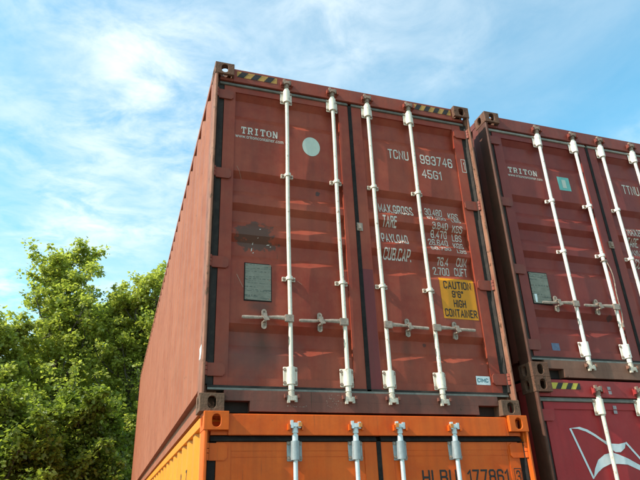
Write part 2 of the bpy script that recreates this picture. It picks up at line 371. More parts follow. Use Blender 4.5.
# ------------------------------------------------------------------ corner casting
def stadium(hw, hh, n=10):
    r = min(hw, hh); pts = []
    for k, (cx, cz, a0) in enumerate(((hw-r, hh-r, 0), (-(hw-r), hh-r, 90), (-(hw-r), -(hh-r), 180), (hw-r, -(hh-r), 270))):
        for i in range(n//2+1):
            t = math.radians(a0+90*i/(n//2)); pts.append((cx+r*math.cos(t), cz+r*math.sin(t)))
    return pts
def holed_plate(bm, w, h, t, hw, hh, M4, cx=None, cz=None):
    """plate 0..w x 0..h, thickness t (local y), with a stadium hole; M4 maps local to world"""
    cx = w/2 if cx is None else cx; cz = h/2 if cz is None else cz
    ins = [(cx+a, cz+b) for a, b in stadium(hw, hh)]
    def ray(p):
        dx, dz = p[0]-cx, p[1]-cz
        s = min([(w-cx)/dx if dx > 1e-9 else (cx/-dx if dx < -1e-9 else 9e9), (h-cz)/dz if dz > 1e-9 else (cz/-dz if dz < -1e-9 else 9e9)])
        return (cx+dx*s, cz+dz*s)
    n = len(ins); outs = []; ii = []
    for k in range(n):
        p = ins[k]; o = ray(p)
        if outs:
            q = outs[-1]
            if (abs(q[0]-o[0]) > 1e-6 and abs(q[1]-o[1]) > 1e-6):     # passed a corner
                c = (w if (o[0] > w-1e-6 or q[0] > w-1e-6) else 0, h if (o[1] > h-1e-6 or q[1] > h-1e-6) else 0)
                outs.append(c); ii.append(ins[k])
        outs.append(o); ii.append(p)
    q, o = outs[-1], outs[0]
    if (abs(q[0]-o[0]) > 1e-6 and abs(q[1]-o[1]) > 1e-6):
        c = (w if (o[0] > w-1e-6 or q[0] > w-1e-6) else 0, h if (o[1] > h-1e-6 or q[1] > h-1e-6) else 0)
        outs.append(c); ii.append(ins[0])
    def V(p, y): return bm.verts.new(M4 @ Vector((p[0], y, p[1])))
    A = [V(p, 0) for p in outs]; B = [V(p, t) for p in outs]; C = [V(p, 0) for p in ii]; D = [V(p, t) for p in ii]
    fs = []; n = len(outs)
    for i in range(n):
        j = (i+1) % n
        for q in ((A[i], A[j], C[j], C[i]), (B[j], B[i], D[i], D[j]), (A[j], A[i], B[i], B[j]), (C[i], C[j], D[j], D[i])):
            fs.append(bm.faces.new(q))
    return fs
CW, CD, CH = 0.162, 0.178, 0.118
def casting(left, top, front=True):
    """origin = outer corner; built for left/top/front then mirrored"""
    bm = bmesh.new(); t = 0.026
    I = Matrix.Identity(4)
    holed_plate(bm, CW, CH, t, 0.028, 0.041, I)
    # outer side plate (x=0), from y=t to CD
    S = Matrix(((0, 1, 0, 0), (1, 0, 0, t), (0, 0, 1, 0), (0, 0, 0, 1)))
    holed_plate(bm, CD-t, CH, t, 0.028, 0.041, S)
    # top plate z = CH-t..CH
    T = Matrix(((1, 0, 0, t), (0, 0, 1, t), (0, 1, 0, CH-t), (0, 0, 0, 1)))
    holed_plate(bm, CW-t, CD-t, t, 0.031, 0.058, T)
    # inner plates
    box(bm, (CW-0.012, t, 0), (CW, CD, CH-t)); box(bm, (t, CD-0.012, 0), (CW-0.012, CD, CH-t))
    bmesh.ops.remove_doubles(bm, verts=bm.verts, dist=1e-5)
    sx = 1 if left else -1; sy = 1 if front else -1; sz = 1 if top else -1
    for v in bm.verts:
        x, y, z = v.co
        v.co = (x if left else -x, y if front else -y, (z-CH) if top else (CH-z))
    bmesh.ops.recalc_face_normals(bm, faces=bm.faces)
    es = [e for e in bm.edges if len(e.link_faces) == 2 and e.calc_face_angle(0) > 1.2
          and all((abs(abs(v.co.x)) < 1e-4 or abs(v.co.y) < 1e-4 or abs(v.co.z) < 1e-4 or abs(abs(v.co.z)-CH) < 1e-4) for v in e.verts)]
    me = bpy.data.meshes.new('corner_casting')
    bmesh.ops.bevel(bm, geom=es, offset=0.0035, segments=1, affect='EDGES', clamp_overlap=True)
    bm.to_mesh(me); bm.free()
    return me

# ------------------------------------------------------------------ corrugated door panel surface
class Panel:
    def __init__(s, x0, x1, z0, z1, yface, recesses, depth=0.034, bulge=0.004, seed=0.0):
        s.y = yface; s.rec = recesses; s.depth = depth; s.b = bulge; s.seed = seed
        bx = 18
        s.xs = [x0+(x1-x0)*i/bx for i in range(bx+1)]
        zs = {z0, z1}
        for zt, zb in recesses:
            zs |= {zt, zt-0.052, zb+0.045, zb-0.025, zt+0.006, zt-0.058, zb+0.052, zb-0.032}
        zs = sorted(zs); out = []
        for a, b in zip(zs, zs[1:]):
            n = max(1, int(round((b-a)/0.035)))
            out += [a+(b-a)*i/n for i in range(n)]
        s.zs = out+[zs[-1]]
        s.grid = [[s.f(x, z) for z in s.zs] for x in s.xs]
    def prof(s, z):
        for zt, zb in s.rec:
            if zb-0.025 <= z <= zt:
                return s.depth*max(0, min(1, (zt-z)/0.052, (z-zb+0.025)/0.070))
        return 0.0
    def f(s, x, z):
        e = max(0, min(1, (x-s.xs[0])/0.15, (s.xs[-1]-x)/0.15, (z-0.18)/0.1))
        n = mnoise.noise(Vector((x*2.3+s.seed, z*1.7-s.seed*2, s.seed)))+0.5*mnoise.noise(Vector((x*5.1, z*4.3, s.seed+9)))
        return s.y+s.prof(z)+s.b*(n*1.6-0.35)*e
    def at(s, x, z):
        import bisect
        i = max(0, min(len(s.xs)-2, bisect.bisect_right(s.xs, x)-1)); j = max(0, min(len(s.zs)-2, bisect.bisect_right(s.zs, z)-1))
        u = (x-s.xs[i])/(s.xs[i+1]-s.xs[i]); v = (z-s.zs[j])/(s.zs[j+1]-s.zs[j])
        g = s.grid
        return (g[i][j]*(1-u)+g[i+1][j]*u)*(1-v)+(g[i][j+1]*(1-u)+g[i+1][j+1]*u)*v
    def mesh(s):
        bm = bmesh.new()
        V = [[bm.verts.new((x, s.grid[i][j], z)) for j, z in enumerate(s.zs)] for i, x in enumerate(s.xs)]
        for i in range(len(s.xs)-1):
            for j in range(len(s.zs)-1):
                bm.faces.new((V[i][j], V[i+1][j], V[i+1][j+1], V[i][j+1]))
        return finish(bm, 'door_panel', 20)
    def drape(s, bm, off=0.0022):
        """bm holds flat artwork in x,z: cut along the panel's lattice and lay it on"""
        if not bm.verts: return
        x0 = min(v.co.x for v in bm.verts); x1 = max(v.co.x for v in bm.verts)
        z0 = min(v.co.z for v in bm.verts); z1 = max(v.co.z for v in bm.verts)
        for ax, vals, lo, hi in ((0, s.xs, x0, x1), (2, s.zs, z0, z1)):
            for c in vals:
                if lo < c < hi:
                    no = (1, 0, 0) if ax == 0 else (0, 0, 1); co = (c, 0, 0) if ax == 0 else (0, 0, c)
                    bmesh.ops.bisect_plane(bm, geom=bm.verts[:]+bm.edges[:]+bm.faces[:], plane_co=co, plane_no=no, dist=1e-5)
        for v in bm.verts:
            if s.xs[0] <= v.co.x <= s.xs[-1]: v.co.y = s.at(v.co.x, v.co.z)-off
            else: v.co.y = s.y-0.013-off
class Flat:
    def __init__(s, y): s.y = y
    def drape(s, bm, off=0.002):
        for v in bm.verts: v.co.y = s.y-off

_glyph = {}
def text_bm(txt, bold=0.0):
    key = (txt, bold)
    if key not in _glyph:
        cu = bpy.data.curves.new('t', 'FONT'); cu.body = txt; cu.size = 1.0; cu.resolution_u = 3
        cu.offset = bold
        o = bpy.data.objects.new('t', cu); COL.objects.link(o)
        dg = bpy.context.evaluated_depsgraph_get(); dg.update()
        me = bpy.data.meshes.new_from_object(o.evaluated_get(dg))
        vs = [tuple(v.co) for v in me.vertices]; fs = [tuple(p.vertices) for p in me.polygons]
        bpy.data.objects.remove(o); bpy.data.curves.remove(cu); bpy.data.meshes.remove(me)
        _glyph[key] = (vs, fs)
    return _glyph[key]
C_ = [(4, 5.5), (4, 6.2), (3.2, 7), (0.8, 7), (0, 6.2), (0, 0.8), (0.8, 0), (3.2, 0), (4, 0.8), (4, 1.5)]
O_ = [(4, 6.2), (3.2, 7), (0.8, 7), (0, 6.2), (0, 0.8), (0.8, 0), (3.2, 0), (4, 0.8), (4, 6.2)]
GL = {'A': (4.4, [[(0, 0), (2.2, 7), (4.4, 0)], [(0.9, 2.2), (3.5, 2.2)]]),
 'B': (4, [[(0, 0), (0, 7), (3.1, 7), (3.8, 6.3), (3.8, 4.4), (3.1, 3.7), (0, 3.7)], [(3.0, 3.7), (4, 2.9), (4, 0.8), (3.2, 0), (0, 0)]]),
 'C': (4, [C_]), 'D': (4, [[(0, 0), (0, 7), (3, 7), (4, 6), (4, 1), (3, 0), (0, 0)]]), 'E': (3.7, [[(3.7, 7), (0, 7), (0, 0), (3.7, 0)], [(0, 3.6), (3, 3.6)]]),
 'F': (3.7, [[(3.7, 7), (0, 7), (0, 0)], [(0, 3.6), (3, 3.6)]]), 'G': (4, [C_[:-1]+[(4, 3.2), (2.3, 3.2)]]),
 'H': (4, [[(0, 0), (0, 7)], [(4, 0), (4, 7)], [(0, 3.6), (4, 3.6)]]), 'I': (0, [[(0, 0), (0, 7)]]),
 'K': (4, [[(0, 0), (0, 7)], [(4, 7), (0.3, 2.9)], [(1.5, 4.0), (4, 0)]]), 'L': (3.4, [[(0, 7), (0, 0), (3.4, 0)]]),
 'M': (5, [[(0, 0), (0, 7), (2.5, 1.8), (5, 7), (5, 0)]]), 'N': (4, [[(0, 0), (0, 7), (4, 0), (4, 7)]]), 'O': (4, [O_]), '0': (3.8, [[(x*0.95, y) for x, y in O_]]),
 'P': (4, [[(0, 0), (0, 7), (3.2, 7), (4, 6.2), (4, 3.8), (3.2, 3.0), (0, 3.0)]]),
 'R': (4, [[(0, 0), (0, 7), (3.2, 7), (4, 6.2), (4, 4.1), (3.2, 3.3), (0, 3.3)], [(2.2, 3.3), (4, 0)]]),
 'S': (4, [[(4, 5.6), (4, 6.2), (3.2, 7), (0.8, 7), (0, 6.2), (0, 4.6), (4, 2.6), (4, 0.8), (3.2, 0), (0.8, 0), (0, 0.8), (0, 1.4)]]),
 'T': (4, [[(0, 7), (4, 7)], [(2, 7), (2, 0)]]), 'U': (4, [[(0, 7), (0, 0.8), (0.8, 0), (3.2, 0), (4, 0.8), (4, 7)]]),
 'X': (4.2, [[(0, 0), (4.2, 7)], [(0, 7), (4.2, 0)]]), 'Y': (4.2, [[(0, 7), (2.1, 3.4), (4.2, 7)], [(2.1, 3.4), (2.1, 0)]]),
 '1': (1.6, [[(0, 5.4), (1.6, 7), (1.6, 0)]]), '2': (3.8, [[(0, 5.4), (0, 6.2), (0.8, 7), (3, 7), (3.8, 6.2), (3.8, 4.6), (0, 0), (3.8, 0)]]),
 '3': (3.8, [[(0, 5.6), (0, 6.2), (0.8, 7), (3, 7), (3.8, 6.2), (3.8, 4.4), (3, 3.7), (1.3, 3.7)], [(2.9, 3.7), (3.8, 2.9), (3.8, 0.8), (3, 0), (0.8, 0), (0, 0.8), (0, 1.4)]]),
 '4': (4, [[(3, 0), (3, 7), (0, 2), (4, 2)]]), '5': (3.8, [[(3.6, 7), (0, 7), (0, 3.9), (3, 3.9), (3.8, 3.1), (3.8, 0.8), (3, 0), (0.8, 0), (0, 0.8), (0, 1.3)]]),
 '6': (3.8, [[(3.8, 5.6), (3.8, 6.2), (3, 7), (0.8, 7), (0, 6.2), (0, 0.8), (0.8, 0), (3, 0), (3.8, 0.8), (3.8, 3.1), (3, 3.9), (0, 3.9)]]),
 '7': (3.8, [[(0, 7), (3.8, 7), (1.4, 0)]]),
 '8': (3.8, [[(0.7, 3.7), (0, 4.4), (0, 6.2), (0.8, 7), (3, 7), (3.8, 6.2), (3.8, 4.4), (3.1, 3.7), (0.7, 3.7), (0, 3.0), (0, 0.8), (0.8, 0), (3, 0), (3.8, 0.8), (3.8, 3.0), (3.0, 3.7)]]),
 '9': (3.8, [[(0, 1.4), (0, 0.8), (0.8, 0), (3, 0), (3.8, 0.8), (3.8, 6.2), (3, 7), (0.8, 7), (0, 6.2), (0, 3.9), (0.8, 3.1), (3.8, 3.1)]]),
 '.': (0, [[(0, -0.1), (0, 0.5)]]), "'": (0, [[(0, 5.4), (0, 7)]]), '"': (1.2, [[(0, 5.4), (0, 7)], [(1.2, 5.4), (1.2, 7)]])}
def stroke_quads(pts, t):
    """mitred ribbon along pts, thickness t"""
    P = [Vector(p) for p in pts]; n = len(P); closed = (P[0]-P[-1]).length < 1e-6
    L = []; Rr = []
    for i in range(n):
        if closed: a, b = (P[i]-P[i-1] if i else P[0]-P[-2]), (P[i+1]-P[i] if i < n-1 else P[1]-P[0])
        else: a, b = (P[i]-P[i-1] if i else P[1]-P[0]), (P[i+1]-P[i] if i < n-1 else P[i]-P[i-1])
        a = a.normalized(); b = b.normalized()
        m = Vector((-a.y-b.y, a.x+b.x))
        m = m.normalized() if m.length > 1e-4 else Vector((-a.y, a.x))
        k = min(1.7, 1/max(0.35, m.dot(Vector((-a.y, a.x)))))
        c = P[i].copy()
        if not closed and i == 0: c = c-b*t*0.45
        if not closed and i == n-1: c = c+a*t*0.45
        L.append(c+m*k*t/2); Rr.append(c-m*k*t/2)
    return [[tuple(L[i]), tuple(L[i+1]), tuple(Rr[i+1]), tuple(Rr[i])] for i in range(n-1)]
def lettering(parent, surf, txt, x0, x1, z0, z1, mat='letter', bold=0.012, name='lettering', t=1.08):
    if txt.islower():
        vs, fs = text_bm(txt, bold)
        a0 = min(v[0] for v in vs); a1 = max(v[0] for v in vs); b0 = min(v[1] for v in vs); b1 = max(v[1] for v in vs)
        bm = bmesh.new()
        V = [bm.verts.new((x0+(v[0]-a0)/(a1-a0)*(x1-x0), 0, z0+(v[1]-b0)/(b1-b0)*(z1-z0))) for v in vs]
        for f in fs: bm.faces.new([V[i] for i in f])
        for f in bm.faces:
            f.normal_update()
            if f.normal.y > 0: f.normal_flip()
        surf.drape(bm)
        return link(name, finish(bm, name), parent, mat=mat)
    if bold >= 0.02: t = 1.3
    x = 0.0; quads = []
    for ch in txt:
        w, st = GL[ch]
        for k, s in enumerate(st):
            for q in stroke_quads(s, t): quads.append(([(a+x, b) for a, b in q], k))
        x += w+t+1.05
    tw = x-1.05-t
    X = lambda u: x0+(u+t/2)/(tw+t)*(x1-x0)
    Z = lambda v: z0+(v+t/2)/(7+t)*(z1-z0)
    out = bmesh.new()
    for k in range(3):
        bm = bmesh.new()
        for q, kk in quads:
            if kk == k: bm.faces.new([bm.verts.new((X(u), 0, Z(v))) for u, v in q])
        if not bm.faces: bm.free(); continue
        for f in bm.faces:
            f.normal_update()
            if f.normal.y > 0: f.normal_flip()
        surf.drape(bm, 0.002+0.0003*k)
        m = bpy.data.meshes.new('t'); bm.to_mesh(m); bm.free(); out.from_mesh(m); bpy.data.meshes.remove(m)
    return link(name, finish(out, name), parent, mat=mat)
def polys(parent, surf, plist, mat, name, off=0.002):
    out = bmesh.new()
    for k, p in enumerate(plist):
        bm = bmesh.new()
        f = bm.faces.new([bm.verts.new((x, 0, z)) for x, z in p]); f.normal_update()
        if f.normal.y > 0: f.normal_flip()
        if len(p) > 4: bmesh.ops.triangulate(bm, faces=bm.faces[:])
        surf.drape(bm, off+0.00016*(k % 6))
        t = bpy.data.meshes.new('t'); bm.to_mesh(t); bm.free(); out.from_mesh(t); bpy.data.meshes.remove(t)
    return link(name, finish(out, name), parent, mat=mat)
def rect(x0, x1, z0, z1): return [(x0, z0), (x1, z0), (x1, z1), (x0, z1)]
def slab_letters(word, x0, x1, z0, z1):
    """thick slab-serif capitals from bars"""
    n = len(word); w = (x1-x0)/n; h = z1-z0; out = []
    for i, c in enumerate(word):
        a = x0+i*w+0.10*w; b = x0+(i+1)*w-0.10*w; m = (a+b)/2; t = w*0.20; s = h*0.16
        R = lambda u0, u1, v0, v1: out.append(rect(u0, u1, z0+v0*h, z0+v1*h))
        if c == 'T':
            R(m-t/2, m+t/2, 0.16, 0.84); R(a, b, 0.84, 1); R(m-t, m+t, 0, 0.16); R(a, a+t*0.6, 0.66, 0.84); R(b-t*0.6, b, 0.66, 0.84)
        elif c == 'I':
            R(m-t/2, m+t/2, 0.16, 0.84); R(m-t*1.2, m+t*1.2, 0.84, 1); R(m-t*1.2, m+t*1.2, 0, 0.16)
        elif c == 'R':
            R(a+t*0.4, a+t*1.4, 0.14, 0.86); R(a, b-t*0.5, 0.86, 1); R(a, a+t*1.9, 0, 0.14); R(b-t, b, 0.55, 0.86)
            R(a+t*1.4, b-t*0.4, 0.42, 0.55)
            out.append([(m, z0+0.42*h), (m+t*0.9, z0+0.42*h), (b+t*0.2, z0), (b-t*0.9, z0)])
        elif c == 'O':
            R(a, a+t, 0.2, 0.8); R(b-t, b, 0.2, 0.8)
            out.append([(a, z0+0.8*h), (a+t, z0+0.8*h), (m, z0+0.86*h), (m, z0+h)]); out.append([(m, z0+h), (m, z0+0.86*h), (b-t, z0+0.8*h), (b, z0+0.8*h)])
            out.append([(a, z0+0.2*h), (m, z0), (m, z0+0.14*h), (a+t, z0+0.2*h)]); out.append([(m, z0+0.14*h), (m, z0), (b, z0+0.2*h), (b-t, z0+0.2*h)])
        elif c == 'N':
            R(a+t*0.2, a+t, 0.14, 0.9); R(b-t, b-t*0.2, 0.14, 1); R(a-t*0.2, a+t*1.5, 0, 0.14); R(b-t*1.6, b+t*0.2, 0.88, 1) if False else None
            out.append([(a-t*0.2, z0+h), (a+t*1.1, z0+h), (b-t*0.2, z0), (b-t*1.3, z0)])
    return out

# ------------------------------------------------------------------ lock rod furniture (shared meshes)
ROD_Y, ROD_R = 0.036, 0.0155
def rod_mesh(z0, z1):
    def f(bm):
        rings = []; N = 26
        for i in range(N+1):
            z = z0+(z1-z0)*i/N; e = math.sin(math.pi*i/N)
            cx = e*0.0045*math.sin(z*2.6+0.8); cy = ROD_Y+e*0.002*math.sin(z*3.7)
            rings.append([bm.verts.new((cx+ROD_R*math.cos(2*math.pi*k/20), cy+ROD_R*math.sin(2*math.pi*k/20), z)) for k in range(20)])
        for A, B in zip(rings, rings[1:]):
            for k in range(20): bm.faces.new((A[k], A[(k+1) % 20], B[(k+1) % 20], B[k]))
        bm.faces.new(rings[0][::-1]); bm.faces.new(rings[-1])
        tube(bm, (0, ROD_Y, z0+0.03), (0, ROD_Y, z0+0.07), ROD_R+0.005, n=20)
        tube(bm, (0, ROD_Y, z1-0.07), (0, ROD_Y, z1-0.03), ROD_R+0.005, n=20)
    return mk(f, 'lock_rod', 40)
def bearing_mesh():
    def f(bm):
        box(bm, (-0.052, 0.0545, -0.066), (0.052, 0.0625, 0.066))
        bmesh.ops.bevel(bm, geom=bm.edges[:], offset=0.004, segments=1, affect='EDGES')
        # saddle wrapping the rod
        n = 10; r = 0.029; pts = [(-r, 0.058)]
        for i in range(n+1):
            t = math.pi*i/n; pts.append((-r*math.cos(t), ROD_Y-r*math.sin(t)*0.95))
        pts.append((r, 0.058))
        prism(bm, pts, 'z', -0.060, 0.060)
    return mk(f, 'rod_bearing', 40)
def guide_mesh():
    def f(bm):
        for s in (-1, 1):
            box(bm, (min(s*0.020, s*0.050), 0.060, -0.016), (max(s*0.020, s*0.050), 0.078, 0.016))
        r = 0.024; pts = [(-r, 0.058)]
        for i in range(9):
            t = math.pi*i/8; pts.append((-r*math.cos(t), ROD_Y-r*math.sin(t)))
        pts.append((r, 0.058))
        prism(bm, pts, 'z', -0.013, 0.013)
    return mk(f, 'rod_guide', 40)
def bolt_mesh():
    def f(bm):
        tube(bm, (0, -0.0075, 0), (0, 0.0, 0), 0.0085, n=6)
        tube(bm, (0, -0.0015, 0), (0, 0.001, 0), 0.0125, n=12)
    return mk(f, 'bolt')
def cam_mesh(up):
    def f(bm):
        s = 1 if up else -1
        # cam foot clamped on the rod end: forked hook
        tube(bm, (0, ROD_Y, -s*0.03), (0, ROD_Y, s*0.012), ROD_R+0.007, n=14)
        prism(bm, [(-0.030, 0.012), (-0.010, 0.004), (0.026, 0.008), (0.034, 0.022), (0.020, 0.046), (-0.022, 0.046)], 'z',
              min(s*0.008, s*0.034), max(s*0.008, s*0.034))
        prism(bm, [(-0.036, 0.008), (-0.018, 0.006), (-0.016, 0.030), (-0.034, 0.030)], 'z', min(0, s*0.05), max(0, s*0.05))
        prism(bm, [(0.016, 0.010), (0.036, 0.012), (0.034, 0.030), (0.018, 0.030)], 'z', min(0, s*0.044), max(0, s*0.044))
    return mk(f, 'rod_cam', 30)
def keeper_mesh(up):
    def f(bm):
        s = 1 if up else -1
        box(bm, (-0.048, 0.034, -0.020), (0.048, 0.046, 0.036) if up else (0.048, 0.046, 0.020))
        box(bm, (-0.054, 0.006, -0.012), (-0.040, 0.036, 0.024) if up else (-0.040, 0.036, 0.012))
        box(bm, (0.040, 0.006, -0.012), (0.054, 0.036, 0.024) if up else (0.054, 0.036, 0.012))
    return mk(f, 'cam_keeper', None, 0.003)
def handle_mesh(d):
    def f(bm):
        # hub on the rod
        x0, x1 = sorted((d*-0.022, d*0.045))
        box(bm, (x0, 0.010, -0.028), (x1, 0.030, 0.028))
        bmesh.ops.bevel(bm, geom=bm.edges[:], offset=0.004, segments=2, affect='EDGES')
        # flattened lever with a waist and a thicker grip
        st = [(0.040, 0.012, 0.017), (0.10, 0.010, 0.015), (0.16, 0.009, 0.010), (0.20, 0.008, 0.010), (0.24, 0.009, 0.012), (0.345, 0.009, 0.013), (0.358, 0.006, 0.009)]
        rings = []
        for (x, ry, rz) in st:
            yy = 0.020+0.012*math.sin(x*8); rings.append([bm.verts.new((d*x, yy+ry*math.cos(t)*0.7, rz*math.sin(t)+0.006*math.sin(x*14))) for t in [2*math.pi*k/10 for k in range(10)]])
        fs = []
        for A, B in zip(rings, rings[1:]):
            for k in range(10): fs.append(bm.faces.new((A[k], A[(k+1) % 10], B[(k+1) % 10], B[k])))
        fs.append(bm.faces.new(rings[0])); fs.append(bm.faces.new(rings[-1][::-1]))
        bmesh.ops.recalc_face_normals(bm, faces=fs)
    return mk(f, 'handle', 35)
def hasp_mesh():
    def f(bm):
        # catch plates above and below the lever, on stand-offs, with a latch over the bar
        for s in (-1, 1):
            zc = s*0.042
            O = stadium(0.019, 0.032, 12); n = len(O)
            I_ = [(0.010*math.cos(math.atan2(b, a)), 0.010*math.sin(math.atan2(b, a))+s*0.008) for a, b in O]
            A, B, C_, D_ = [[bm.verts.new((a, y, zc+b)) for a, b in L_] for L_, y in ((O, 0.052), (O, 0.058), (I_, 0.052), (I_, 0.058))]
            fs = []
            for i in range(n):
                j = (i+1) % n
                fs += [bm.faces.new((A[i], A[j], C_[j], C_[i])), bm.faces.new((A[j], A[i], B[i], B[j])), bm.faces.new((C_[i], C_[j], D_[j], D_[i]))]
            bmesh.ops.recalc_face_normals(bm, faces=fs)
            box(bm, (-0.011, 0.057, zc-0.016), (0.011, 0.082, zc+0.016))
        prism(bm, [(-0.016, -0.010), (-0.002, -0.026), (0.030, -0.020), (0.024, -0.010), (0.012, 0.006), (0.010, 0.026), (-0.008, 0.028), (-0.030, 0.018), (-0.018, 0.010)], 'y', 0.002, 0.009)
        box(bm, (-0.012, 0.010, -0.030), (0.010, 0.058, -0.020)); box(bm, (-0.010, 0.010, 0.020), (0.012, 0.058, 0.030))
    return mk(f, 'hasp', None, 0.0)
def hinge_mesh(left, w=0.150, h=0.088):
    def f(bm):
        s = 1 if left else -1
        X = lambda x: s*x
        a, b = sorted((X(0.018), X(w+0.018)))
        e = 0.018
        pts = [(X(0.018), -h/2), (X(w), -h/2), (X(w+0.018), -h/2+0.018), (X(w+0.018), h/2-0.018), (X(w), h/2), (X(0.018), h/2)]
        prism(bm, pts, 'y', 0.048, 0.062)
        for z0, z1 in ((-h/2, -0.012), (-0.008, 0.016), (0.020, h/2)):
            tube(bm, (X(0.026), 0.040, z0), (X(0.026), 0.040, z1), 0.019, n=14)
        box(bm, (sorted((X(0.008), X(0.028)))[0], 0.030, -h/2-0.012), (sorted((X(0.008), X(0.028)))[1], 0.064, -h/2-0.002))
    return mk(f, 'hinge', 40, 0.0)
SH = dict(bearing=bearing_mesh(), guide=guide_mesh(), bolt=bolt_mesh(), cam_t=cam_mesh(True), cam_b=cam_mesh(False),
          keep_t=keeper_mesh(True), keep_b=keeper_mesh(False), hl=handle_mesh(-1), hr=handle_mesh(1), hasp=hasp_mesh(),
          hin_l=hinge_mesh(True), hin_r=hinge_mesh(False), hin_ol=hinge_mesh(True, 0.145, 0.105), hin_or=hinge_mesh(False, 0.145, 0.105))
_mcache = {}
def shared(key, mat, parent, name, loc):
    k = (key, mat)
    if k not in _mcache:
        me = SH[key].copy(); me.materials.clear(); me.materials.append(M[mat]); _mcache[k] = me
    o = bpy.data.objects.new(name, _mcache[k]); COL.objects.link(o); o.parent = parent; o.location = loc
    return o
_castc = {}
def cast_obj(parent, left, top, front, mat, loc):
    k = (left, top, front, mat)
    if k not in _castc:
        me = casting(left, top, front); me.materials.append(M[mat]); _castc[k] = me
    o = bpy.data.objects.new('corner_casting', _castc[k]); COL.objects.link(o); o.parent = parent; o.location = loc
    return o

BW, BL = 2.438, 12.192
def corr_wall(x, out, y0, y1, z0, z1, depth, pitch, land, slope):
    """side wall: trapezoid corrugation along y. out=-1: outside is -x"""
    pts = []; y = y0
    while y < y1:
        for dy, d in ((0, 0), (land, 0), (land+slope, depth), (pitch-slope, depth)):
            if y+dy < y1: pts.append((y+dy, d))
        y += pitch
    pts.append((y1, 0))
    bm = bmesh.new()
    A = [bm.verts.new((x-out*d, yy, z0)) for yy, d in pts]; B = [bm.verts.new((x-out*d, yy, z1)) for yy, d in pts]
    for i in range(len(pts)-1):
        f = bm.faces.new((A[i], A[i+1], B[i+1], B[i]))
    return finish(bm, 'side_wall')

def stripes(parent, surf, x0, x1, z0, z1, n, lean, ymat='stripe_yellow', first_black=True):
    polys(parent, surf, [rect(x0, x1, z0, z1)], ymat, 'hazard_stripes', 0.0015)
    w = (x1-x0)/(2*n); out = []
    for i in range(n):
        a = x0+w*(2*i+(0.0 if first_black else 1.0))
        b = a+w; s = lean*w*0.7
        q = [(a, z0), (b, z0), (min(b+s, x1) if s > 0 else b+s, z1), (max(a+s, x0) if s < 0 else a+s, z1)]
        q = [(min(max(x, x0), x1), z) for x, z in q]
        out.append(q)
    polys(parent, surf, out, 'black_stripe', 'hazard_stripe', 0.003)

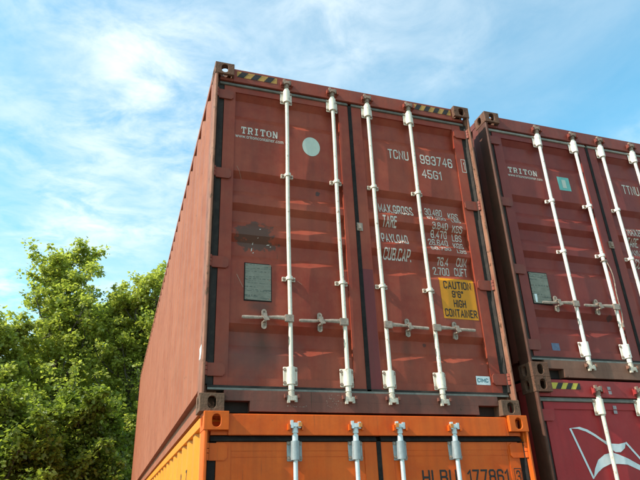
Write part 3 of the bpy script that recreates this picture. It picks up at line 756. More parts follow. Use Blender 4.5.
def container(name, label, loc, H, cfg, group):
    root = thing(name, label, 'shipping container', loc, group)
    c = dict(side='red_side', door='red_door', frame='red_frame', sill='red_sill', post='post', cast_t='cast', cast_b='cast_low',
             rail='red_frame', recess=[], depth=0.040, bulge=0.0045, seed=1.0, gask='gasket_side', gask_t='rubber_grey', rod='cream', plate='cream', handle='worn',
             camt='camrust', camb='camcream', hinges=(), yface=0.076, post_y=0.003, proud=0.013, wall=(0.036, 0.31, 0.085, 0.068), wallx=0.004, railh=0.06,
             header_y=0.044, header_bevel=0.003, hin='hin_', rods=(0.628, 1.050, 1.386, 1.803), guides=(1.885, 0.985), hz=0.665,
             topbear=None, gw=0.045, toprail_x=0.0, webx=0.045, detail=True)
    c.update(cfg)
    yf = c['yface']; ff = yf-c['proud']           # frame face sits 13 mm proud of the panel
    for front, y in ((True, 0.0), (False, BL)):
        for left, x in ((True, 0.0), (False, BW)):
            cast_obj(root, left, True, front, c['cast_t'], (x, y, H))
            cast_obj(root, left, False, front, c['cast_b'], (x, y, 0))
    # corner posts (door end: folded section; far end plain)
    z0, z1 = CH, H-CH
    py = c['post_y']
    pl = [(0.003, py+0.016), (0.005, py+0.007), (0.010, py+0.001), (0.014, py), (0.023, py), (0.027, py+0.003), (0.028, 0.034), (0.034, 0.040), (0.034, 0.075), (0.050, 0.075), (0.060, 0.100), (0.120, 0.100), (0.120, 0.150), (0.003, 0.150)]
    link('corner_post', mk(lambda bm: prism(bm, pl, 'z', z0, z1), 'corner_post', 30), root, mat=c['post'])
    link('corner_post', mk(lambda bm: prism(bm, [(BW-x, y) for x, y in pl], 'z', z0, z1), 'corner_post', 30), root, mat=c['post'])
    for x in (0.004, BW-0.154):
        link('corner_post', boxm('corner_post', (x, BL-0.15, z0), (x+0.15, BL-0.004, z1), 0.004), root, mat=c['frame'])
    # header and sill
    hy = c['header_y']; hb = H-0.146
    def hdr(bm):
        prism(bm, [(hy, hb), (hy, H-0.014), (hy+0.003, H-0.010), (0.16, H-0.010), (0.16, H-0.05), (0.10, H-0.05), (0.10, hb)], 'x', CW+0.001, BW-CW-0.001)
    link('door_header', mk(hdr, 'door_header', None, c['header_bevel'], 2), root, mat=c['frame'])
    link('header_return', boxm('header_return', (0.052, 0.104, H-0.185), (BW-0.052, 0.16, hb-0.001)), root, mat='dark')
    for a, b in ((0.052, CW), (BW-CW, BW-0.052)):
        link('header_filler', boxm('header_filler', (a, 0.045, hb+0.002), (b, 0.10, H-CH-0.001)), root, mat=c['frame'])
    def sill(bm):
        box(bm, (CW+0.001, 0.040, 0.079), (BW-CW-0.001, 0.11, 0.148))
        box(bm, (0.340, 0.040, 0.010), (BW-0.340, 0.11, 0.0785))
    link('door_sill', mk(sill, 'door_sill', None, 0.003), root, mat=c['sill'])
    link('sill_back', boxm('sill_back', (CW, 0.19, 0.008), (BW-CW, 0.20, 0.148)), root, mat='dark')
    for x in (CW+0.001, BW-0.339):
        link('pocket_shade_plate', boxm('pocket_shade_plate', (x, 0.112, 0.012), (x+0.177, 0.118, 0.10)), root, mat='dark')  # dark plate added as painted shade inside the sill slot
    link('threshold_lip', boxm('threshold_lip', (0.052, 0.046, 0.149), (BW-0.052, 0.16, 0.163), 0.005, 2), root, mat='lip')
    # side walls, rails, roof, floor, blind end
    d, pitch, land, slope = c['wall']; wx = c['wallx']
    link('side_wall', corr_wall(wx, -1, 0.151, BL-0.151, 0.158, H-0.05, d, pitch, land, slope), root, mat=c['side'])
    link('side_wall', corr_wall(BW-wx, 1, 0.151, BL-0.151, 0.158, H-0.05, d, pitch, land, slope), root, mat=c['side'])
    rx = c['toprail_x']
    for a, b in ((rx, rx+0.06), (BW-rx-0.06, BW-rx)):
        link('top_side_rail', boxm('top_side_rail', (a, CD+0.001, H-0.016-c['railh']), (b, BL-CD-0.001, H-0.016), 0.004), root, mat=c['side'])
    wb_ = c['webx']
    for s in (0, 1):
        X = (lambda x: x) if s == 0 else (lambda x: BW-x)
        pr = [(X(wb_), 0.020), (X(wb_), 0.150), (X(0.002), 0.150), (X(0.002), 0.157), (X(wb_+0.006), 0.157), (X(wb_+0.006), 0.014), (X(wb_-0.02), 0.014), (X(wb_-0.02), 0.020)]
        link('bottom_side_rail', mk(lambda bm: prism(bm, pr, 'y', CD+0.001, BL-CD-0.001), 'bottom_side_rail'), root, mat=c['side'])
    link('roof_panel', boxm('roof_panel', (0.061+rx, 0.161, H-0.045), (BW-0.061-rx, BL-0.16, H-0.030)), root, mat=c['side'])
    link('floor_panel', boxm('floor_panel', (0.06, 0.205, 0.128), (BW-0.06, BL-0.16, 0.150)), root, mat='under')
    link('end_wall', boxm('end_wall', (0.155, BL-0.06, 0.15), (BW-0.155, BL-0.03, H-0.06)), root, mat=c['side'])
    cm = boxm('cross_member', (0.055, 0, 0.020), (BW-0.055, 0.045, 0.126)); cm.materials.append(M['under'])
    for i in range(24):
        link('cross_member', cm, root, (0, 0.32+i*0.48, 0))
    # doors
    ztop, zbot = H-0.186, 0.183
    LX = (0.093, 1.203); RX = (1.237, 2.352)
    sides = []
    for k, (a, b) in enumerate((LX, RX)):
        inl, inr = ((0.187, 1.112), (1.328, 2.262))[k]
        P = Panel(inl-0.004, inr+0.004, zbot+0.030, ztop-0.030, yf, c['recess'], c['depth'], c['bulge'], c['seed']+k*3.3)
        door = link('door', P.mesh(), root, mat=c['door'])
        if k == 0 and 'label_l' in c: door['label'] = c['label_l']
        def fr(bm):
            box(bm, (a, ff, zbot), (inl, ff+0.062, ztop)); box(bm, (inr, ff, zbot), (b, ff+0.062, ztop))
            box(bm, (inl+0.0005, ff+0.002, ztop-0.055), (inr-0.0005, ff+0.060, ztop)); box(bm, (inl+0.0005, ff+0.002, zbot), (inr-0.0005, ff+0.060, zbot+0.055))
        link('door_frame', mk(fr, 'door_frame', None, 0.003), door, mat=c['door'])
        gy = ff+0.006
        def gs(bm):
            X = (lambda x: x) if k == 0 else (lambda x: BW-x)
            e = a-0.002 if k == 0 else BW-b-0.002
            prism(bm, [(X(x), y) for x, y in ((0.0345, 0.041), (0.044, 0.037), (0.052, gy), (e, gy), (e, gy+0.012), (0.0345, gy+0.012))], 'z', zbot, ztop)
            box(bm, ((0.0505 if k == 0 else a), gy-0.014, zbot-0.019), ((b if k == 0 else BW-0.0505), gy+0.03, zbot-0.002))
        link('gasket', mk(gs, 'gasket', None, 0.002), door, mat=c['gask'])
        link('gasket', mk(lambda bm: prism(bm, [(ff-0.010, ztop+0.003), (ff-0.014, ztop+0.012), (ff+0.002, ztop+0.037), (ff+0.03, ztop+0.037), (ff+0.03, ztop+0.003)], 'x',
             (0.0505 if k == 0 else a), (b if k == 0 else BW-0.0505)), 'gasket', None, 0.002), door, mat=c['gask_t'])
        if k == 0:
            link('gasket', boxm('gasket', (b+0.001, ff-0.004, zbot-0.004), (RX[0]-0.001, ff+0.03, ztop+0.004), 0.002), door, mat='rubber')
        for hz in c['hinges']:
            h = shared(c['hin']+('l' if k == 0 else 'r'), c['frame'] if k == 0 else c.get('hmat_r', c['frame']), door, 'hinge', ((0 if k == 0 else BW), 0, hz))
        sides.append((door, P))
    # lock rods
    tb = c['topbear'] or H-0.222
    rm = rod_mesh(0.125, H-0.112); rm.materials.append(M[c['rod']])
    for i, x in enumerate(c['rods']):
        r = link('lock_rod', rm, root, (x, 0, 0))
        shared('cam_t', c['camt'], r, 'rod_cam', (0, 0, H-0.102)); shared('cam_b', c['camb'], r, 'rod_cam', (0, 0, 0.116))
        shared('keep_t', c['frame'], root, 'cam_keeper', (x, 0, H-0.102)); shared('keep_b', c['sill'], root, 'cam_keeper', (x, 0, 0.112))
        for zc in (tb, 0.255):
            shared('bearing', c['plate'], r, 'rod_bearing', (0, 0, zc))
            for sx in (-1, 1):
                for sz in (-1, 1):
                    shared('bolt', 'worn', r, 'bolt', (sx*0.041, 0.0545, zc+sz*0.046))
        for zc in c['guides']:
            shared('guide', c['plate'], r, 'rod_guide', (0, 0, zc))
            for sx in (-1, 1): shared('bolt', 'camrust', r, 'bolt', (sx*0.037, 0.060, zc))
        left = i < 2
        h = shared('hl' if left else 'hr', c['handle'], r, 'handle', (0, -0.002, c['hz']))
        h.rotation_euler = (0, random.uniform(-0.015, 0.02), 0)
        shared('hasp', c['handle'], root, 'hasp', (x+(-0.19 if left else 0.19), 0, c['hz']-0.004))
    return root, sides, c

# ------------------------------------------------------------------ ground
def sheet(name, x0, x1, y0, y1, z, mat):
    bm = bmesh.new(); bm.faces.new([bm.verts.new(p) for p in ((x0, y0, z), (x1, y0, z), (x1, y1, z), (x0, y1, z))])
    o = link(name, finish(bm, name), mat=mat); o['kind'] = 'structure'; return o
GZ = -2.594
sheet('ground', -900, 900, -900, 900, GZ-0.012, 'grass')
sheet('concrete_yard', -14, 40, -60, 14.5, GZ, 'ground')

# ------------------------------------------------------------------ containers
GRP = 'stacked shipping containers'
H1 = 2.896
rec1 = [(2.655, 2.403), (1.887, 1.678), (1.597, 1.405), (1.330, 1.123), (0.625, 0.430)]
c1, s1, k1 = container('shipping_container', 'brick red container with an amber CAUTION 9\'6" sticker, on top of the orange one',
    (0, 0, 0), H1, dict(recess=rec1, hinges=(2.605, 1.835, 1.075, 0.285), seed=1.7), GRP)
(dl, pl_), (dr, pr_) = s1
fl = Flat(0.063)
polys(dl, pl_, slab_letters('TRITON', 0.239, 0.560, 2.250, 2.318), 'letter', 'lettering')
lettering(dl, pl_, 'www.tritoncontainer.com', 0.196, 0.604, 2.205, 2.240, bold=0.004)
ang = [2*math.pi*i/28 for i in range(28)]
polys(dl, pl_, [[(0.850+0.079*math.cos(t), 2.224+0.094*math.sin(t)) for t in ang]], 'circle', 'round_sticker')
def plate(door, P, x0, x1, z0, z1):
    yy = P.y-0.003
    o = link('data_plate', boxm('data_plate', (x0, yy-0.004, z0), (x1, yy, z1), 0.0015), door, mat='plate')
    link('plate_backing', boxm('plate_backing', (x0-0.007, yy+0.001, z0-0.008), (x1+0.007, yy+0.010, z1+0.008)), door, mat='rubber')
    for x in (x0+0.012, x1-0.012):
        for z in (z0+0.012, (z0+z1)/2+0.02, z1-0.012):
            shared('bolt', 'camrust', door, 'rivet', (x, yy-0.003, z)).scale = (0.6, 0.6, 0.6)
plate(dl, pl_, 0.298, 0.493, 0.806, 1.090)
def bar2(p, q, w):
    dx, dz = q[0]-p[0], q[1]-p[1]; l = math.hypot(dx, dz); nx, nz = -dz/l*w/2, dx/l*w/2
    return [(p[0]+nx, p[1]+nz), (q[0]+nx, q[1]+nz), (q[0]-nx, q[1]-nz), (p[0]-nx, p[1]-nz)]
def scratch(door, P, pts, mat='letter'):
    polys(door, P, [[(x-w, z-h), (x+w*0.6, z-h*0.5), (x+w, z+h), (x-w*0.4, z+h*0.7)] for x, z, w, h in pts], mat, 'scratches')
scratch(dl, pl_, [(0.36, 1.275, 0.004, 0.010), (0.352, 1.225, 0.005, 0.016), (0.41, 1.388, 0.008, 0.005), (0.48, 1.275, 0.014, 0.005), (0.395, 1.315, 0.004, 0.004), (0.365, 1.20, 0.006, 0.005), (0.50, 1.262, 0.006, 0.004)])
polys(dl, pl_, [bar2((0.235, 1.00), (0.285, 0.90), 0.004), bar2((0.215, 1.93), (0.262, 1.83), 0.003), bar2((0.70, 0.98), (0.735, 0.955), 0.003)], 'scrape', 'scratches')
D = dr; P = pr_
for t_, a, b, z0, z1, bo in (('TCNU', 1.568, 1.768, 2.228, 2.325, 0.01), ('993746', 1.886, 2.214, 2.222, 2.320, 0.01), ('45G1', 1.885, 2.083, 2.074, 2.165, 0.01),
    ('MAX.GROSS', 1.443, 1.765, 1.680, 1.775, 0.02), ('TARE', 1.458, 1.590, 1.548, 1.645, 0.02), ('PAYLOAD', 1.446, 1.688, 1.400, 1.492, 0.02), ('CUB.CAP.', 1.450, 1.702, 1.250, 1.345, 0.02),
    ('30.480', 1.885, 2.056, 1.715, 1.785, 0.005), ('KGS', 2.115, 2.214, 1.702, 1.765, 0.005),
    ('67.200', 1.890, 2.070, 1.664, 1.702, 0.005), ('LBS', 2.125, 2.216, 1.656, 1.694, 0.005),
    ('3.840', 1.925, 2.075, 1.575, 1.636, 0.005), ('KGS', 2.120, 2.218, 1.564, 1.622, 0.005),
    ('8.470', 1.918, 2.072, 1.500, 1.568, 0.005), ('LBS', 2.124, 2.218, 1.488, 1.552, 0.005),
    ('26.640', 1.884, 2.072, 1.426, 1.488, 0.005), ('KGS', 2.122, 2.220, 1.414, 1.472, 0.005),
    ('58.730', 1.888, 2.075, 1.372, 1.408, 0.005), ('LBS', 2.130, 2.222, 1.360, 1.396, 0.005),
    ('76.4', 1.942, 2.050, 1.245, 1.312, 0.005), ('CUM', 2.128, 2.224, 1.250, 1.318, 0.005),
    ('2.700', 1.898, 2.050, 1.155, 1.228, 0.005), ('CUFT', 2.100, 2.222, 1.160, 1.236, 0.005)):
    lettering(D, P, t_, a, b, z0, z1, bold=bo)
lettering(D, fl, '1', 2.325, 2.338, 2.212, 2.302, bold=0.01)
polys(D, fl, [rect(2.303, 2.350, 2.186, 2.192), rect(2.303, 2.350, 2.322, 2.328), rect(2.303, 2.308, 2.192, 2.322), rect(2.345, 2.350, 2.192, 2.322)], 'letter', 'digit_frame')
polys(D, P, [rect(1.921, 2.243, 0.768, 1.124)], 'yellow', 'caution_sticker', 0.002)
class Off:
    def __init__(s, P, e): s.P = P; s.e = e
    def drape(s, bm, off=0.002): s.P.drape(bm, s.e+off-0.002)
OP = Off(P, 0.0038)
for t_, a, b, z0, z1 in (('CAUTION', 1.955, 2.212, 1.026, 1.094), ("9'6\"", 2.025, 2.128, 0.952, 1.012), ('HIGH', 2.030, 2.142, 0.868, 0.934), ('CONTAINER', 1.937, 2.232, 0.784, 0.852)):
    lettering(D, OP, t_, a, b, z0, z1, 'black_letter', 0.02)
polys(D, P, [rect(2.133, 2.259, 0.243, 0.310)], 'white', 'maker_sticker', 0.002)
lettering(D, OP, 'CIMC', 2.143, 2.240, 0.262, 0.294, 'blue_ink', 0.03)
# seal latch on the centre gasket
def latch(bm):
    box(bm, (1.212, 0.052, 1.462), (1.262, 0.066, 1.532)); box(bm, (1.222, 0.040, 1.474), (1.244, 0.052, 1.516))
link('seal_latch', mk(latch, 'seal_latch', None, 0.003), dl, mat='worn')
HS = Flat(0.044)
stripes(c1, HS, 0.192, 0.545, H1-0.094, H1-0.034, 3, 1)
stripes(c1, HS, 1.872, 2.262, H1-0.094, H1-0.034, 4, 1, first_black=True)
def weld_mark(root, pts, mat='letter'):
    polys(root, Flat(0.040), [[(x-w, z-h), (x+w*0.5, z-h*0.8), (x+w, z+h), (x-w*0.7, z+h*0.6)] for x, z, w, h in pts], mat, 'chalk_marks')
_r = random.Random(5)
weld_mark(c1, [(0.60+i*0.017+_r.uniform(-0.006, 0.006), 0.047+_r.uniform(-0.004, 0.004), _r.uniform(0.002, 0.006), _r.uniform(0.001, 0.003)) for i in range(9)] +
          [(_r.gauss(0.945, 0.035), _r.gauss(0.078, 0.022), _r.uniform(0.001, 0.005), _r.uniform(0.001, 0.003)) for i in range(34)], 'scrape_pale')
# white paint dab on the left post side and label
lb = bmesh.new()
lb.faces.new([lb.verts.new(p) for p in ((0.0015, 0.148, 0.365), (0.0015, 0.085, 0.36), (0.0015, 0.045, 0.40), (0.0015, 0.055, 0.455), (0.0015, 0.145, 0.445), (0.0015, 0.125, 0.40))])
link('paint_dab', finish(lb, 'paint_dab'), c1, mat='white')

# orange container under it
H2 = 2.591
c2, s2, k2 = container('shipping_container', 'orange container with sunlit yellow-orange side and galvanised lock rods, lowest on the left',
    (0.030, -0.022, -H2), H2, dict(side='orange_side', door='orange', frame='orange', sill='orange', post='orange_cast', cast_t='orange_cast', cast_b='orange_cast',
    rod='zinc', plate='zinc_plate', handle='zinc', camt='zinc', camb='zinc', hinges=(2.345, 1.60, 0.95, 0.27), recess=[(1.60, 1.40), (1.30, 1.12), (1.02, 0.84)],
    bulge=0.0015, hin='hin_o', seed=8.1, header_y=0.030, header_bevel=0.006, yface=0.062, proud=0.005, wall=(0.045, 0.36, 0.11, 0.07), wallx=0.012, railh=0.062,
    rods=(0.612, 1.045, 1.380, 1.815), guides=(1.70, 0.95), hz=0.68, topbear=H2-0.242, gask='rubber', gask_t='rubber'), GRP)
(dl, pl_), (dr, pr_) = s2
for i, x in enumerate(k2['rods']):
    shared('keep_t', 'orange', c2, 'cam_keeper', (x, 0.002, H2-0.1))
    o = link('keeper_tab', boxm('keeper_tab', (x+0.018, 0.0, H2-0.093), (x+0.040, 0.032, H2-0.066), 0.004) if i < 2 else boxm('keeper_tab', (x-0.040, 0.0, H2-0.093), (x-0.018, 0.032, H2-0.066), 0.004), c2, mat='camorange')
lettering(dr, pr_, 'HLBU', 1.536, 1.808, 2.118, 2.218, 'black_letter', 0.012)
lettering(dr, pr_, '177861', 1.894, 2.236, 2.118, 2.216, 'black_letter', 0.012)
fo = Flat(0.057)
lettering(dr, fo, '3', 2.302, 2.336, 2.120, 2.206, 'black_letter', 0.012)
polys(dr, fo, [rect(2.286, 2.348, 2.215, 2.221), rect(2.286, 2.290, 2.10, 2.215), rect(2.344, 2.348, 2.10, 2.215), rect(2.286, 2.348, 2.094, 2.10)], 'black_letter', 'digit_frame')
# welded seam across the orange doors
for d_, a, b in ((dl, 0.187, 1.112), (dr, 1.328, 2.262)):
    link('weld_seam', boxm('weld_seam', (a, 0.0590, H2-0.279), (b, 0.0630, H2-0.275)), d_, mat='orange')
# digits on its side wall
def side_text(parent, txt, x, y0, y1, z0, z1, mat):
    vs, fs = text_bm(txt, 0.01)
    a0 = min(v[0] for v in vs); a1 = max(v[0] for v in vs); b0 = min(v[1] for v in vs); b1 = max(v[1] for v in vs)
    bm = bmesh.new()
    V = [bm.verts.new((x, y0+(v[0]-a0)/(a1-a0)*(y1-y0), z0+(v[1]-b0)/(b1-b0)*(z1-z0))) for v in vs]
    for f in fs: bm.faces.new([V[i] for i in f])
    link('lettering', finish(bm, 'lettering'), parent, mat=mat)
for ch_, (a, b) in (('7', (0.885, 0.965)), ('0', (1.245, 1.325))):
    side_text(c2, ch_, 0.0105, b, a, H2-0.40, H2-0.285, 'black_letter')

# right-hand stack
X3 = 2.615; Z3 = 0.310; H3 = 2.591
rec3 = [(2.345, 2.090), (1.725, 1.513), (1.430, 1.232), (1.150, 0.960), (0.595, 0.405)]
c3, s3, k3 = container('shipping_container', 'dark maroon container on top of the right stack with a turquoise square sticker',
    (X3, 0.0, Z3), H3, dict(side='maroon_side', door='maroon_door', frame='maroon_frame', sill='maroon_sill', post='post_dark', gask_t='pale_lip', cast_b='cast', recess=rec3,
    rod='white_rod', plate='white_rod', hinges=(2.30, 1.62, 0.95, 0.275), seed=4.4, guides=(1.69, 1.165), hz=0.655, rods=(0.610, 1.045, 1.386, 1.803),
    hmat_r='maroon_frame', post_y=0.012), GRP)
(dl, pl_), (dr, pr_) = s3
polys(dl, pl_, slab_letters('TRITON', 0.205, 0.545, 1.968, 2.028), 'letter', 'lettering')
lettering(dl, pl_, 'www.tritoncontainer.com', 0.196, 0.590, 1.925, 1.956, bold=0.004)
polys(dl, pl_, [rect(0.770, 0.908, 1.852, 2.006)], 'teal', 'square_sticker')
OPl = Off(pl_, 0.0035)
polys(dl, OPl, [rect(0.815, 0.862, 1.880, 1.975)], 'circle', 'sticker_print')
plate(dl, pl_, 0.205, 0.392, 0.652, 0.936)
polys(dl, Off(pl_, 0.0085), [rect(0.222, 0.247, 0.660, 0.735)], 'white', 'paper_tag')
polys(dl, pl_, [rect(0.298, 0.376, 0.223, 0.304)], 'blue_sticker', 'small_sticker')
for t_, a, b, z0, z1 in (('TTNU', 1.567, 1.775, 1.920, 2.025), ('548210', 1.886, 2.214, 1.920, 2.020), ('MAX.GROSS', 1.470, 1.780, 1.440, 1.525), ('TARE', 1.470, 1.600, 1.335, 1.420), ('PAYLOAD', 1.470, 1.700, 1.225, 1.305), ('CUB.CAP.', 1.470, 1.710, 1.10, 1.185)):
    if t_ == '548210': continue
    lettering(dr, pr_, t_, a, b, z0, z1, bold=0.015)
link('seal_latch', mk(lambda bm: (box(bm, (1.182, 0.052, 1.265), (1.236, 0.066, 1.335)), box(bm, (1.196, 0.042, 1.28), (1.222, 0.053, 1.32))), 'seal_latch', None, 0.004), dl, mat='camrust')
def cable(bm):
    # seal cable looped round the second rod and hanging to its handle
    pts = []
    for i in range(26):
        t = i/25
        pts.append(Vector((1.050+0.030*math.sin(t*math.pi)+0.012*math.sin(t*9), 0.012-0.006*math.sin(t*5), 1.10-0.62*t)))
    for a, b in zip(pts, pts[1:]): tube(bm, a, b, 0.0042, n=6)
    for i in range(12):
        a0, a1 = 2*math.pi*i/12, 2*math.pi*(i+1)/12
        tube(bm, (1.045+0.026*math.cos(a0), 0.034+0.026*math.sin(a0), 1.105), (1.045+0.026*math.cos(a1), 0.034+0.026*math.sin(a1), 1.105), 0.0055, n=6)
    tube(bm, (1.046, 0.012, 0.50), (1.050, 0.012, 0.465), 0.012, n=10)
link('seal_cable', mk(cable, 'seal_cable', 60), c3, mat='worn')
HS2 = Flat(0.044)

H4 = 2.896
c4, s4, k4 = container('shipping_container', 'bright crimson container with a pale grey flag emblem, low in the right stack',
    (X3, 0.0, Z3-H4), H4, dict(side='crimson_frame', door='crimson_door', frame='crimson_frame', sill='crimson_frame', post='post_dark', cast_t='cast', recess=[(1.887, 1.678), (1.597, 1.405), (1.33, 1.123)],
    bulge=0.002, rod='cream', plate='cream', camt='camrust', hinges=(2.605, 1.835, 1.075, 0.285), seed=6.3, rods=(0.625, 1.050, 1.386, 1.803)), GRP)
(dl, pl_), (dr, pr_) = s4
up = [(0.31, 2.508), (0.404, 2.52), (0.475, 2.5), (0.542, 2.465), (0.607, 2.423), (0.675, 2.393), (0.752, 2.389), (0.827, 2.401), (0.805, 2.357), (0.756, 2.327), (0.702, 2.327), (0.653, 2.369), (0.601, 2.405), (0.523, 2.453), (0.455, 2.485), (0.384, 2.504)]
lo = [(0.436, 2.134), (0.468, 2.207), (0.516, 2.27), (0.589, 2.31), (0.67, 2.325), (0.728, 2.31), (0.812, 2.279), (0.92, 2.225), (1.03, 2.165), (0.911, 2.185), (0.797, 2.232), (0.706, 2.239), (0.629, 2.24), (0.545, 2.212), (0.49, 2.179)]
def bar2(p, q, w):
    dx, dz = q[0]-p[0], q[1]-p[1]; l = math.hypot(dx, dz); nx, nz = -dz/l*w/2, dx/l*w/2
    return [(p[0]+nx, p[1]+nz), (q[0]+nx, q[1]+nz), (q[0]-nx, q[1]-nz), (p[0]-nx, p[1]-nz)]
polys(dl, pl_, [up], 'flag', 'flag_emblem', 0.0022)
polys(dl, pl_, [lo], 'flag', 'flag_emblem', 0.0022)
polys(dl, pl_, [bar2((0.31, 2.508), (0.436, 2.134), 0.018)], 'flag', 'flag_emblem', 0.0028)
polys(dl, pl_, [bar2((0.827, 2.401), (1.03, 2.165), 0.018)], 'flag', 'flag_emblem', 0.0028)
stripes(c4, HS2, 0.175, 0.470, H4-0.086, H4-0.036, 3, 1, 'stripe_bright', first_black=False)
polys(c4, HS2, [rect(0.745, 0.778, H4-0.118, H4-0.090), rect(0.742, 0.775, H4-0.082, H4-0.056)], 'grey_sticker', 'header_sticker')
polys(dl, Flat(0.063), [rect(0.772, 0.808, 2.660, 2.690), rect(0.770, 0.806, 2.625, 2.652)], 'grey_sticker', 'door_sticker')

# ------------------------------------------------------------------ trees
def grow(seed, height, spread, lean, nlimb, crown_lo, leaders):
    """returns branch segments [(p,q,r0,r1)] and twig points"""
    rnd = random.Random(seed); segs = []; twigs = []
    def path(p, d, length, r, n, wob, up):
        pts = [p.copy()]
        for i in range(n):
            d = (d+Vector((rnd.gauss(0, wob), rnd.gauss(0, wob), rnd.gauss(0, wob)+up))).normalized()
            q = pts[-1]+d*(length/n)
            segs.append((pts[-1].copy(), q.copy(), r*(1-i/n*0.8), r*(1-(i+1)/n*0.8))); pts.append(q)
        return pts
    tr = path(Vector((0, 0, 0)), Vector((lean[0], lean[1], 1)).normalized(), height*0.93, height*0.017, 14, 0.045, 0.06)
    def at(pts, t):
        f = t*(len(pts)-1); i = min(int(f), len(pts)-2); return pts[i].lerp(pts[i+1], f-i)
    for i in range(4): twigs.append(at(tr, 0.86+0.045*i))
    for k in range(nlimb):
        t = crown_lo+(0.95-crown_lo)*((k+rnd.random()*0.8)/nlimb)
        a = k*2.4+rnd.uniform(-0.5, 0.5)
        L = spread*(1.05-0.72*((t-crown_lo)/(1-crown_lo))**1.3)*rnd.uniform(0.75, 1.2)
        d = Vector((math.cos(a), math.sin(a), rnd.uniform(0.35, 0.95))).normalized()
        b = path(at(tr, t), d, L, 0.012+0.014*L, 7, 0.13, 0.10)
        for s in range(int(5+L*3.2)):
            u = rnd.uniform(0.25, 1.0)
            d2 = Vector((rnd.gauss(0, 1), rnd.gauss(0, 1), rnd.gauss(0.45, 0.7))).normalized()
            l2 = rnd.uniform(0.35, 0.95)*(0.5+0.25*L)
            tw = path(at(b, u), d2, l2, 0.012, 3, 0.2, 0.08)
            twigs += [at(tw, 0.45), at(tw, 0.75), tw[-1]]
        twigs.append(b[-1])
    for (dx_, dy_, h0, L) in leaders:
        b = path(at(tr, h0), Vector((dx_, dy_, 1.25)).normalized(), L, 0.04, 8, 0.06, 0.06)
        for s in range(int(8*L)):
            u = rnd.uniform(0.2, 1.0)
            d2 = Vector((rnd.gauss(0, 1), rnd.gauss(0, 1), rnd.gauss(0.7, 0.6))).normalized()
            tw = path(at(b, u), d2, rnd.uniform(0.25, 0.6)*(1.25-u*0.75), 0.008, 2, 0.2, 0.1)
            twigs += [tw[1], tw[-1]]
    return segs, twigs
def tree(name, label, loc, seed, height, spread, lean, nlimb, crown_lo, leaders, leaves, size, mat, density=1.0, cut=None):
    root = thing(name, label, 'tree', loc, 'broadleaf trees behind the containers')
    segs, twigs = grow(seed, height, spread, lean, nlimb, crown_lo, leaders)
    bm = bmesh.new()
    for i, (p, q, a, b) in enumerate(segs): tube(bm, p, q, max(a, 0.004), max(b, 0.003), n=(9 if a > 0.05 else 4), caps=False)
    link('trunk', finish(bm, 'trunk', 60), root, mat='bark')
    rng = np.random.default_rng(seed)
    T = np.array([tuple(t) for t in twigs])
    idx = rng.integers(0, len(T), leaves)
    rad = rng.uniform(0.10, 0.34, len(T))
    off = rng.normal(0, 1, (leaves, 3)); off /= np.linalg.norm(off, axis=1)[:, None]
    C = T[idx]+off*(rng.random(leaves)**0.6*rad[idx])[:, None]*np.array([1.15, 1.15, 0.85])
    # leaf frame: droop outward, tilt random
    ax = rng.normal(0, 1, (leaves, 3)); ax[:, 2] = ax[:, 2]*0.55-0.35
    ax += off*0.7
    ax /= np.linalg.norm(ax, axis=1)[:, None]
    up_ = rng.normal(0, 0.55, (leaves, 3))+np.array([0, 0, 1.0])
    sd_ = np.cross(ax, up_); sd_ /= np.linalg.norm(sd_, axis=1)[:, None]
    nn = np.cross(sd_, ax)
    s = size*rng.uniform(0.5, 1.4, leaves)[:, None]
    v0 = C-ax*s*0.5; v1 = C+sd_*s*0.40+nn*s*0.08-ax*s*0.05; v2 = C+ax*s*0.55; v3 = C-sd_*s*0.40+nn*s*0.08-ax*s*0.05
    co = np.stack([v0, v1, v2, v3], 1).reshape(-1, 3)
    me = bpy.data.meshes.new('crown')
    me.vertices.add(leaves*4); me.vertices.foreach_set('co', co.ravel())
    me.loops.add(leaves*6); me.polygons.add(leaves*2)
    b4 = (np.arange(leaves)*4)[:, None]
    lp = np.concatenate([b4+0, b4+1, b4+2, b4+0, b4+2, b4+3], 1).ravel()
    me.loops.foreach_set('vertex_index', lp)
    me.polygons.foreach_set('loop_start', np.arange(leaves*2)*3)
    at = me.attributes.new('tone', 'FLOAT', 'POINT')
    tone = np.clip(rng.normal(0.45, 0.26, leaves), 0, 1)
    at.data.foreach_set('value', np.repeat(tone, 4).astype(np.float32))
    me.update(); me.validate()
    o = link('crown', me, root, mat=mat); o['kind'] = 'stuff'
    return root

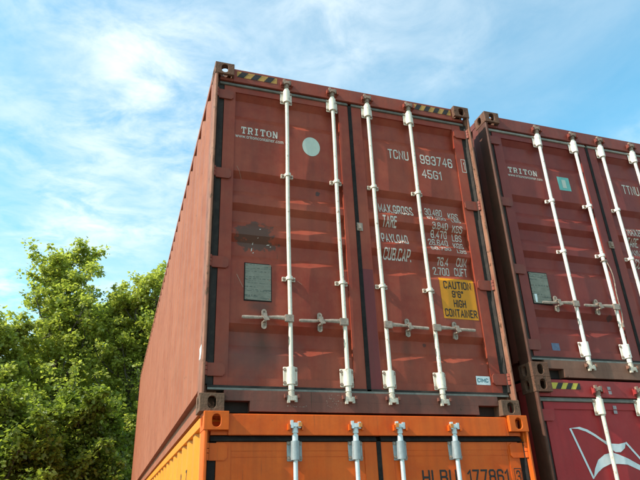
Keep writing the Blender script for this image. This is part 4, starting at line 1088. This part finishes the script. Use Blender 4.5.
def dirpt(px, dist, z=GZ):
    """ground point at horizontal distance dist seen in the photo's column px (near the horizon)"""
    az = math.radians(-10.4+px*0.0906)
    return (-0.508+dist*math.sin(az), -3.992+dist*math.cos(az), z)
tree('broadleaf_tree', 'tall leafy tree whose top shoot stands highest against the sky', dirpt(64, 21.0), 11, 11.9, 3.1, (-0.0, 0), 32, 0.20,
     [(-0.25, 0, 0.66, 2.6), (0.35, 0.1, 0.62, 2.9), (-0.60, 0.1, 0.50, 3.0), (0.65, 0, 0.54, 3.4), (-0.1, -0.3, 0.70, 2.4), (-0.3, 0, 0.8, 1.8)], 50000, 0.108, 'leaf_a')
tree('broadleaf_tree', 'leafy tree just left of the red container with thin upright sprays', dirpt(116, 21.5), 23, 10.5, 2.5, (0.0, 0), 30, 0.22,
     [(0.1, 0, 0.70, 3.0), (0.45, 0, 0.60, 3.6), (-0.35, 0, 0.66, 3.1), (-0.6, -0.1, 0.6, 3.6)], 42000, 0.108, 'leaf_a')
tree('broadleaf_tree', 'bright green tree at the left edge with a narrow pointed top', dirpt(14, 20.0), 37, 8.5, 2.2, (0, 0), 28, 0.2,
     [(0.05, 0, 0.72, 2.1), (-0.35, 0, 0.6, 2.2), (0.5, 0, 0.6, 2.6)], 44000, 0.105, 'leaf_a')
tree('broadleaf_tree', 'slender pale green tree peeping over the far end of the red wall', dirpt(138, 24), 29, 11.0, 1.8, (0, 0), 24, 0.3,
     [(0.05, 0, 0.72, 2.4), (-0.3, 0, 0.62, 2.6), (0.3, 0, 0.6, 2.4)], 26000, 0.110, 'leaf_a')
tree('broadleaf_tree', 'tree filling the gap between the two tallest crowns', dirpt(92, 24.5), 83, 11.3, 2.6, (0, 0), 28, 0.3,
     [(0.3, 0, 0.66, 2.6), (-0.4, 0, 0.6, 2.6)], 26000, 0.115, 'leaf_a')
tree('broadleaf_tree', 'low dense dark green tree at the bottom left corner', dirpt(28, 16.5), 41, 4.8, 2.0, (0, 0), 26, 0.15, [(0.2, 0, 0.6, 1.5), (-0.4, 0, 0.5, 1.4)], 42000, 0.098, 'leaf_b')
tree('broadleaf_tree', 'low dark green tree in front of the tall trees, beside the red wall', dirpt(98, 17.5), 53, 5.2, 2.0, (0, 0), 28, 0.15, [(0.2, 0, 0.6, 1.6), (-0.5, 0, 0.5, 1.5)], 46000, 0.098, 'leaf_b')
tree('broadleaf_tree', 'darker tree standing behind the others between their tops', dirpt(40, 26), 67, 8.6, 3.2, (0, 0), 28, 0.15, [(0.3, 0, 0.66, 2.2), (-0.4, 0, 0.6, 2.2)], 36000, 0.13, 'leaf_b')
